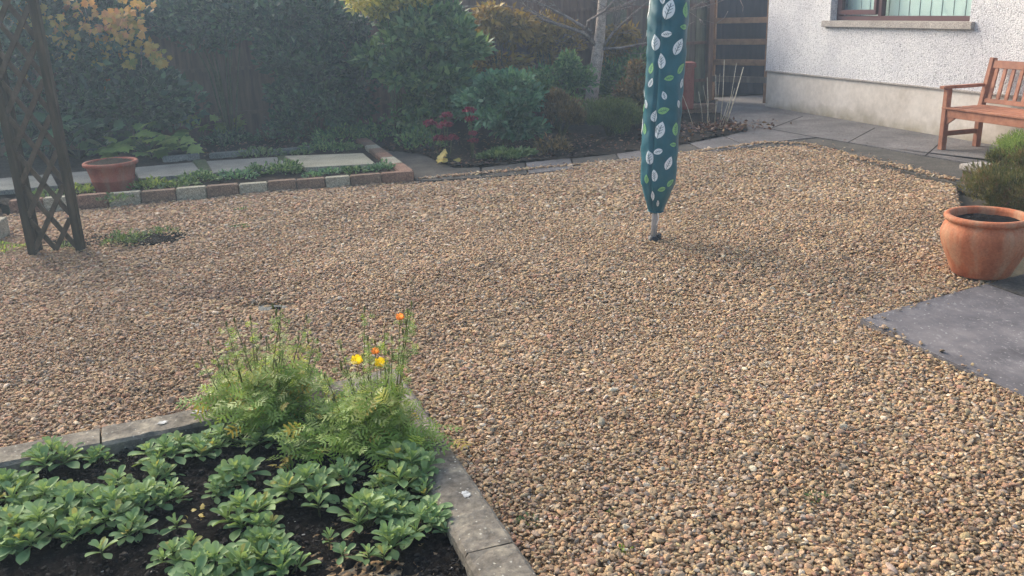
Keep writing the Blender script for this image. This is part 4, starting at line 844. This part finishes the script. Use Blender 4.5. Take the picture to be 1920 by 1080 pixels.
# ------------------------------------------------------------------ weeds and moss in gravel and far bed
def tuft(px, py, r, h, n, label, mat='mossleaf', T=T5, L=.022, W=.5, cat='weed', z=0., group=None):
    rg = np.random.default_rng(px*3+py); c = G(px, py, z); th = rg.uniform(0, 2*PI, n); rd_ = rg.random(n)**.55; bu = 1-.55*rd_**2+.25*np.sin(th*3+px)
    p = np.c_[np.cos(th)*rd_*r*(1+.25*np.sin(th*2+py)), np.sin(th)*rd_*r*.75, h*bu*rg.uniform(.25, 1, n)]
    d = np.c_[p[:, 0]/r, p[:, 1]/r, .5+rg.random(n)*.6]+rg.normal(size=(n, 3))*.4; Ls = L*rg.uniform(.6, 1.3, n)
    o = link('weed_tuft' if cat == 'weed' else 'ground_plant', leaves_mesh('weed', p, d, np.tile([0, 0, 1.], (n, 1))+rg.normal(size=(n, 3))*.4, Ls, Ls*W, rg.random(n), T), M[mat], None, c); return tag(o, label, cat, group)
tuft(232, 458, .15, .085, 420, 'green weed patch on dark soil right of the trellis'); tuft(300, 440, .12, .05, 160, 'greyish weed spreading beside the green patch')
tuft(456, 430, .09, .03, 90, 'low green weed in the gravel, nearer of two'); tuft(452, 398, .06, .03, 60, 'faint green weed in the gravel, farther of two')
tuft(1143, 972, .035, .03, 26, 'tiny faint weed near the bottom edge in gravel', L=.014); tuft(1170, 1044, .03, .035, 30, 'tiny bright green weed at the bottom of the gravel', 'limeleaf', L=.016); tuft(1530, 938, .035, .03, 28, 'tiny pale weed in the right gravel', L=.014)
tuft(992, 985, .05, .03, 40, 'weed tuft hugging the outside of the kerb', L=.016); tuft(120, 468, .09, .06, 70, 'weed at the foot of the trellis')
tuft(8, 470, .16, .04, 140, 'moss patch at the left photo edge', 'limeleaf')
for k, (x, y, r, h, n, mt, lb) in enumerate((
    (95, 372, .20, .10, 200, 'mossleaf', 'grey green plant seen through the trellis in the far bed'), (150, 362, .16, .09, 150, 'limeleaf', 'lime green plant left of the planter'), (215, 376, .16, .05, 90, 'mossleaf', 'small weed in front of the planter'),
    (280, 352, .22, .10, 260, 'limeleaf', 'yellowish plant right of the planter'), (335, 352, .18, .08, 190, 'mossleaf', 'low plant between the slab and a cream brick'), (375, 342, .18, .14, 320, 'midleaf', 'bushy green plant in front of the gap between slabs'),
    (440, 335, .20, .09, 240, 'paleleaf', 'pale green plant before the pale slab'), (485, 327, .17, .12, 260, 'midleaf', 'green plant before the right end of the pale slab'), (535, 325, .22, .15, 420, 'midleaf', 'bushiest green plant, left of the cream slab front'), (590, 332, .12, .06, 110, 'paleleaf', 'low plant before the cream slab, left one'),
    (620, 326, .10, .06, 80, 'paleleaf', 'low plant before the middle of the cream slab'), (665, 324, .13, .07, 130, 'midleaf', 'low plant before the right of the cream slab'), (715, 322, .13, .11, 190, 'paleleaf', 'plant in the corner of the brick edging'),
    (480, 292, .30, .10, 260, 'mossleaf', 'green plant behind the gap of the slabs'), (610, 284, .28, .16, 360, 'midleaf', 'leafy plant behind the cream slab'), (650, 282, .2, .10, 200, 'mossleaf', 'plant behind the right of the cream slab'), (560, 290, .14, .05, 90, 'mossleaf', 'little plant behind the left of the cream slab'))):
    tuft(x, y, r, h*.7, n, lb, mt, L=.04, cat='plant', z=.04, group='low plants in the far bed')

# ------------------------------------------------------------------ background shrubs
def at(px, Y): p = D(px, 150, Y); return p[:2]
shrub('dark_climber', 'dense dark green climber smothering the fence left of centre', 'climber', at(575, 11.5), (.62, .28, 1.0), 1.15, 9000, .065, .6, 'darkleaf', nl=36, lr=.30, seed=11, group=SH)
shrub('dark_climber', 'dark leafy overhang along the fence top above the bare boards', 'climber', at(420, 11.6), (.75, .25, .42), 1.60, 7000, .065, .6, 'darkleaf', nl=26, lr=.26, seed=51, group=SH)
shrub('dark_shrub', 'dark broad leaved shrub at the far left beyond the trellis', 'shrub', at(50, 11.0), (1.25, .4, 1.25), 1.0, 8000, .08, .6, 'darkleaf', nl=44, lr=.36, seed=12, group=SH)
shrub('dark_shrub', 'dark shrub low behind the terracotta planter', 'shrub', at(215, 11.1), (.85, .4, .65), .50, 5500, .08, .65, 'darkleaf', nl=26, lr=.32, seed=13, group=SH)
shrub('dark_shrub', 'dark green shrub under the vine between planter and bare fence', 'shrub', at(215, 11.6), (.72, .3, .8), 1.35, 5600, .07, .6, 'darkleaf', nl=28, lr=.32, seed=14, group=SH)
shrub('dark_shrub', 'dark low bush below the climber right of the bare fence', 'shrub', at(585, 11.4), (.55, .3, .35), .36, 3000, .055, .55, 'darkleaf', nl=14, lr=.24, seed=15, group=SH)
shrub('dark_shrub', 'dark bush filling the gap left of the sage bush', 'shrub', at(655, 11.9), (.5, .25, .75), .95, 2600, .06, .5, 'darkleaf', nl=18, lr=.24, seed=16, group=SH)
shrub('sage_bush', 'tall sage green bush left of the tree in the middle', 'shrub', at(800, 11.3), (.82, .45, .90), 1.0, 9000, .095, .5, 'midleaf', nl=52, lr=.27, seed=17, layered=True, group=SH)
shrub('variegated_bush', 'yellow and green variegated bush at the top above the sage bush', 'shrub', at(738, 11.2), (.60, .58, .24), 1.66, 1500, .065, .65, 'yellowleaf', nl=18, lr=.13, seed=18, group=SH)
shrub('pale_bush', 'rounded pale blue green bush right of the red sedum', 'shrub', at(945, 10.5), (.52, .42, .42), .44, 5200, .070, .40, 'paleleaf', nl=22, lr=.24, layered=True, seed=19, group=SH, T=T5)
shrub('heath_bush', 'upright brown tipped heath bush right of the pale bush', 'shrub', at(1050, 10.5), (.28, .26, .36), .34, 3800, .045, .22, 'brownleaf', nl=16, lr=.15, seed=20, group=SH, spike=.5)
shrub('cushion_shrub', 'low fine leaved yellow green cushion at the foot of the tree', 'shrub', at(1145, 10.9), (.46, .36, .26), .22, 6500, .04, .2, 'cushleaf', nl=22, lr=.15, seed=21, group=SH, spike=.5)
shrub('golden_shrub', 'golden brown drooping shrub against the fence left of the tree', 'shrub', at(935, 12.3), (.45, .25, .65), 1.10, 2000, .08, .45, 'gold', nl=16, lr=.24, seed=22, group=SH, droop=.7)
shrub('golden_shrub', 'thin rusty golden shrub on the fence just left of the trunk', 'shrub', at(1035, 13.0), (.5, .2, .5), 1.05, 1600, .07, .4, 'gold', nl=11, lr=.2, seed=23, group=SH, droop=.7)
shrub('golden_shrub', 'yellow drooping shrub between the trunk and the covered airer', 'shrub', at(1160, 13.4), (.32, .2, .3), 1.02, 900, .075, .4, 'gold', nl=9, lr=.16, seed=24, group=SH, droop=.7)
shrub('green_shrub', 'mid green shrub behind the pale bush left of the trunk', 'shrub', at(1045, 11.8), (.42, .3, .38), .62, 2200, .06, .4, 'midleaf', nl=13, lr=.2, seed=25, group=SH)
shrub('green_shrub', 'dark green shrub right of the tree trunk', 'shrub', at(1170, 13.3), (.5, .3, .45), .50, 2600, .06, .4, 'midleaf', nl=13, lr=.22, seed=26, group=SH)
shrub('brown_shrub', 'brownish pink shrub partly behind the covered airer', 'shrub', at(1195, 11.6), (.22, .2, .38), .45, 1400, .05, .4, 'brownleaf', nl=10, lr=.15, seed=27, group=SH)
# autumn vine: separate hanging sprays of one climber
rg = np.random.default_rng(31); vb = at(200, 11.0); vine = empty('autumn_vine', (*vb, 0), 'climbing vine with orange and yellow autumn leaves above the planter', 'vine')
PP = []; RR = []
for (x, y, rr_, n, tone) in ((75, 40, .13, 40, .25), (60, 20, .16, 36, .5), (215, 45, .17, 110, .6), (205, 70, .15, 90, .5), (245, 38, .10, 36, .2), (150, 20, .22, 60, .7), (300, 108, .09, 40, .3), (285, 90, .10, 30, .5), (190, 108, .10, 30, .15), (245, 118, .07, 20, .05), (200, 155, .06, 22, .95), (95, 95, .10, 40, .1), (100, 60, .20, 50, .5), (255, 20, .2, 60, .6), (120, 80, .2, 40, .4), (40, 60, .2, 50, .6), (240, 75, .15, 40, .3), (30, 110, .15, 20, .4)):
    c = D(x, y, vb[1]-.15+rg.normal()*.05)-np.array([*vb, 0]); n = int(n*.62); PP.append(c+rg.normal(size=(n, 3))*rr_*np.array([.55, .4, .55])); RR.append(np.clip(tone+rg.normal(size=n)*.15, 0, 1))
PP = np.concatenate(PP); RR = np.concatenate(RR); n = len(PP); Ls = rg.uniform(.05, .10, n)
link('foliage', leaves_mesh('foliage', PP, rg.normal(size=(n, 3))*.5+np.array([0, -.3, -.8]), rg.normal(size=(n, 3))*.4+np.array([0, -1, .5]), Ls, Ls*.95, RR, TL), M['autumn'], vine)
b = MB()
for x, y in ((75, 40), (215, 50), (300, 100), (100, 90), (200, 150), (150, 10), (255, 0), (40, 60)): q = D(x, y, vb[1]-.1)-np.array([*vb, 0]); b.tube([(q[0]*.2, .1, 0), (q[0]*.7+.05, .05, q[2]*.6), (q[0], 0, q[2])], [.014, .009, .004], 5)
b.build('stem', M['twig'], vine)
def broadleaf(px, py, Y, n, spread, hgt, L, mat, label, seed, name='broadleaf_plant', T=TL, z=0.02):
    rg = np.random.default_rng(seed); c = np.array([*G(px, py, z)[:2], z]); root = empty(name, c, label, 'plant'); th = rg.uniform(0, 2*PI, n); rd_ = rg.random(n)**.6
    p = np.c_[np.cos(th)*rd_*spread, np.sin(th)*rd_*spread*.6, hgt*(1-.6*rd_)*rg.uniform(.5, 1.1, n)]; d = np.c_[np.cos(th), np.sin(th)-.3, -.1+rg.normal(size=n)*.3]; Ls = L*rg.uniform(.7, 1.25, n)
    link('leaves', leaves_mesh('leaves', p, d, np.tile([0, -.5, 1.], (n, 1))+rg.normal(size=(n, 3))*.25, Ls, Ls*.9, rg.random(n), T), M[mat], root); b = MB()
    for q in p[:: max(1, n//14)]: b.tube([(0, 0, 0), q*np.array([.5, .5, .7]), q], [.005, .004, .003], 4)
    b.build('stem', M['stem'], root); return root
broadleaf(285, 298, 10, 60, .45, .42, .19, 'limeleaf', 'light green round leaved plant right of the planter', 1)
broadleaf(215, 292, 10, 26, .35, .30, .17, 'midleaf', 'darker round leaved plant behind the planter rim', 2)
broadleaf(385, 275, 10, 14, .24, .55, .17, 'limeleaf', 'tall light green leafy sprig before the bare fence', 3)
broadleaf(438, 262, 10, 4, .08, .40, .17, 'limeleaf', 'single pale leaf sprig right of the tall one', 4)
broadleaf(150, 300, 10, 70, .55, .8, .17, 'darkleaf', 'dark broad leaved plant between trellis and planter', 5)
broadleaf(840, 306, 10, 9, .06, .13, .09, 'hosta', 'small plant with pale yellow leaves under the red sedum', 6, T=T5)
for k, (x, y, n, sp_, h, mt, lb) in enumerate(((640, 268, 500, .45, .22, 'midleaf', 'low green bush behind the end of the brick side run'), (720, 262, 700, .5, .24, 'midleaf', 'low green foliage under the sage bush'), (790, 280, 400, .3, .22, 'midleaf', 'low green plant left of the red sedum'), (540, 262, 420, .5, .22, 'darkleaf', 'dark low plant behind the far bed'), (430, 272, 800, .30, .16, 'darkleaf', 'dark ground plant before the bare fence'), (950, 296, 1000, .26, .07, 'mossleaf', 'creeping plant on the soil under the pale bush'), (1035, 288, 300, .25, .16, 'brownleaf', 'small yellowish brown plant before the heath bush'))):
    tuft(x, y, sp_, h, n, lb, mt, TS, .06, .5, 'plant', .02, 'low plants under the back shrubs')
# sedum
def sedum(px, py, heads, label):
    c = np.array([*G(px, py, .02)[:2], .02]); root = empty('sedum_plant', c, label, 'plant', 'red sedum plants'); b = MB(); rg = np.random.default_rng(px); ps = []
    for (x, y, r_) in heads:
        q = D(x, y, c[1])-c; b.tube([(q[0]*.4, 0, 0), (q[0]*.8, 0, q[2]*.5), q], [.007, .006, .005], 6); n = 150
        u = nrmz(rg.normal(size=(n, 3))); u[:, 2] = np.abs(u[:, 2])*.6; ps.append(q+u*r_*1.35*rg.uniform(.5, 1, (n, 1)))
    ps = np.concatenate(ps); n = len(ps); link('flower_head', leaves_mesh('flower_head', ps, rg.normal(size=(n, 3))+np.array([0, 0, 1]), rg.normal(size=(n, 3)), np.full(n, .028), np.full(n, .024), rg.random(n), TS), M['sedum'], root); b.build('stem', M['stem'], root)
sedum(838, 302, [(806, 234, .055), (833, 238, .07), (846, 262, .06), (824, 262, .05), (838, 218, .05)], 'dark red sedum, fuller one on the left')
sedum(885, 300, [(884, 226, .05), (886, 252, .035), (888, 266, .04), (880, 210, .05)], 'slim dark red sedum on the right')

# ------------------------------------------------------------------ tree
tb = G(1105, 225, .02); Yt = tb[1]; tree = empty('garden_tree', tb, 'bare small tree with a grey brown trunk and thin spreading branches', 'tree'); rg = np.random.default_rng(77)
def dpt(x, y, dy=0): return D(x, y, Yt+dy)-tb
trunk = [dpt(1103, 228), dpt(1107, 200), dpt(1112, 160), dpt(1118, 120), dpt(1123, 85), dpt(1127, 40), dpt(1130, 0), dpt(1132, -60), dpt(1136, -140)]
b = MB(); b.tube(trunk, [.115, .098, .090, .084, .078, .066, .060, .05, .035], 14); b.build('trunk', M['bark'], tree)
b = MB(); tips = []
def branch(pts, r0, r1, depth, twigs=4):
    n = len(pts); b.tube(pts, np.linspace(r0, r1, n)*1.3, 6)
    if depth <= 0: return
    for k in range(twigs):
        i = rg.integers(1, n); p = np.array(pts[i]); d = np.array(pts[i])-np.array(pts[i-1]); d = d/np.linalg.norm(d); q = d+rg.normal(size=3)*.65; q[2] += .1; q = q/np.linalg.norm(q); L = rg.uniform(.15, .38)*(1.2 if depth > 1 else .8)
        e = p+q*L; mid = (p+e)/2+rg.normal(size=3)*.03; branch([p, mid, e], max(r1*.8, .004), .0025, depth-1, 3)
branch([dpt(1122, 90), dpt(1095, 62, -.1), dpt(1060, 50, -.15), dpt(1020, 38, -.2), dpt(990, 18, -.25), dpt(940, 10, -.3)], .026, .006, 2, 8)
branch([dpt(1098, 62, -.1), dpt(1102, 40, -.1), dpt(1135, 20, -.2), dpt(1155, -5, -.25)], .018, .006, 2, 4)
branch([dpt(1126, 95), dpt(1150, 60, -.1), dpt(1185, 28, -.2), dpt(1225, -5, -.3)], .018, .006, 2, 5)
branch([dpt(1122, 92), dpt(1165, 90, -.2), dpt(1205, 82, -.3), dpt(1250, 72, -.4)], .018, .005, 2, 5)
branch([dpt(1110, 60, 0), dpt(1060, 30, .3), dpt(1010, 5, .4), dpt(960, -20, .4)], .02, .005, 2, 6)
branch([dpt(1128, 30), dpt(1200, -5, .2), dpt(1290, 20, .2), dpt(1345, 5, .2)], .018, .004, 2, 6)
branch([dpt(1130, -10), dpt(1070, -60, .1), dpt(1000, -110, .2)], .024, .006, 2, 5); branch([dpt(1132, -50), dpt(1190, -120, .1), dpt(1260, -160, .2)], .024, .006, 2, 5)
branch([dpt(1050, 48, -.15), dpt(1000, 20, -.2), dpt(930, 22, -.1), dpt(880, 30, 0)], .010, .003, 1, 6)
b.build('crown', M['twig'], tree)

# dry stalks
sb = np.array([*G(1345, 243, .02)[:2], .02]); stl = empty('dry_stalks', sb, 'cluster of pale dry stalks rising from dead leaves beside the path', 'plant'); b = MB()
for (x0, y0, x1, y1, r_) in ((1318, 238, 1310, 172, .004), (1326, 240, 1326, 145, .006), (1340, 240, 1342, 140, .004), (1350, 240, 1358, 112, .006), (1352, 240, 1378, 165, .004), (1360, 238, 1394, 126, .008), (1358, 240, 1381, 118, .004), (1338, 238, 1350, 138, .003), (1300, 238, 1276, 168, .004), (1346, 242, 1366, 190, .004), (1332, 240, 1318, 160, .003)):
    p = D(x0, y0, sb[1]+.02*((x0*7) % 5))-sb; q = D(x1, y1, sb[1]-.1+.03*((x1*3) % 7))-sb; p[2] = max(p[2], 0); b.tube([p, (p+q)/2+np.array([.01, 0, 0]), q], [r_, r_*.85, r_*.6], 5)
b.build('stem', M['stalk'], stl)
rg = np.random.default_rng(5); n = 420; p = rg.normal(size=(n, 3))*np.array([.30, .16, 0]); p[:, 2] = np.abs(rg.normal(size=n))*.035+.01; Ls = rg.uniform(.04, .08, n)
link('dead_leaves', leaves_mesh('dead_leaves', p, rg.normal(size=(n, 3))*np.array([1, 1, .4]), rg.normal(size=(n, 3))*.6+np.array([0, 0, 1]), Ls, Ls*.6, rg.random(n), TS), M['litter'], stl)
# litter over the border
n = 2600; P = []
for _ in range(n): t = rg.uniform(.15, 1.0); x = rg.uniform(380, 1330); y = 250+rg.random()*60; P.append(G(x, y, .04))
P = np.array(P); ok = inside(P[:, :2], border); P = P[ok]; n = len(P); P[:, 2] = rg.uniform(.03, .055, n); Ls = rg.uniform(.02, .06, n)
o = link('leaf_litter', leaves_mesh('leaf_litter', P, rg.normal(size=(n, 3))*np.array([1, 1, .3]), rg.normal(size=(n, 3))*.4+np.array([0, 0, 1]), Ls, Ls*.5, rg.random(n), TS), M['litter']); tag(o, 'fallen leaves and twigs over the back border soil', 'leaf litter', kind='stuff')
# small debris on path and slate
P = [G(rg.uniform(1300, 1760), rg.uniform(212, 300), .03) for _ in range(50)] + [G(rg.uniform(800, 1250), rg.uniform(295, 335), .03) for _ in range(60)]
P = np.array(P); ok = ~inside(P[:, :2], gravel_poly); P = P[ok]; n = len(P); P[:, 2] = .018; Ls = rg.uniform(.015, .045, n)
o = link('path_debris', leaves_mesh('path_debris', P, rg.normal(size=(n, 3))*np.array([1, 1, .1]), rg.normal(size=(n, 3))*.2+np.array([0, 0, 1]), Ls, Ls*.5, rg.random(n)*.5, TS), M['litter']); tag(o, 'bits of leaf and grit on the paving', 'debris', kind='stuff')

# ------------------------------------------------------------------ right: block wall, heather
c = G(1818, 346, 0)[:2]; pw = empty('planter_wall', (*c, 0), 'low stone block wall end with a pale cap in front of the bench', 'wall')
u1 = np.array([*WD, 0]); u2 = np.array([-WN[0], -WN[1], 0])
b = MB(); b.box(u2*.05+u1*.55+np.array([0, 0, .06]), (1.2, .20, .13), (u1, u2, (0, 0, 1))); b.build('block', M['brickbrown'], pw, bevel=.008)
b = MB(); b.box(u2*.05+u1*.55+np.array([0, 0, .15]), (1.25, .24, .05), (u1, u2, (0, 0, 1))); b.build('cap', M['sill'], pw, bevel=.01)
c2 = G(1900, 430, 0)[:2]
shrub('heather_bush', 'feathery brown green heather bush behind the large round pot', 'shrub', (c2[0]+.22, c2[1]+.22), (.52, .46, .30), .24, 9500, .042, .14, 'heather', nl=90, lr=.085, seed=40, T=TS, spike=.45)
shrub('heather_bush', 'mossy green heather mound on the wall end before the bench', 'shrub', G(1925, 335, 0)[:2], (.32, .45, .14), .20, 5000, .03, .2, 'limeleaf', nl=18, lr=.13, seed=41, spike=.45)
broadleaf(1912, 330, 7, 16, .16, .34, .12, 'paleleaf', 'bright green strappy leaves above the heather at the right edge', 9, T=T5)

# ------------------------------------------------------------------ haze: scattering volume added to imitate the veil of lens flare
b = MB(); b.box((0, 9, 1.7), (44, 34, 6.0)); hz = b.build('glare_veil', []); hz.data.materials.clear()
hm = bpy.data.materials.new('glare_veil'); hm.use_nodes = True; hm.node_tree.nodes.clear(); ho = hm.node_tree.nodes.new('ShaderNodeOutputMaterial'); hv = hm.node_tree.nodes.new('ShaderNodeVolumePrincipled')
hv.inputs['Color'].default_value = (.60, .79, 1, 1); hv.inputs['Density'].default_value = .0060; hv.inputs['Anisotropy'].default_value = .5
hm.node_tree.links.new(hv.outputs[0], ho.inputs['Volume']); hz.data.materials.append(hm); tag(hz, 'thin pale veil added to imitate lens flare', 'glare_veil', kind='stuff')
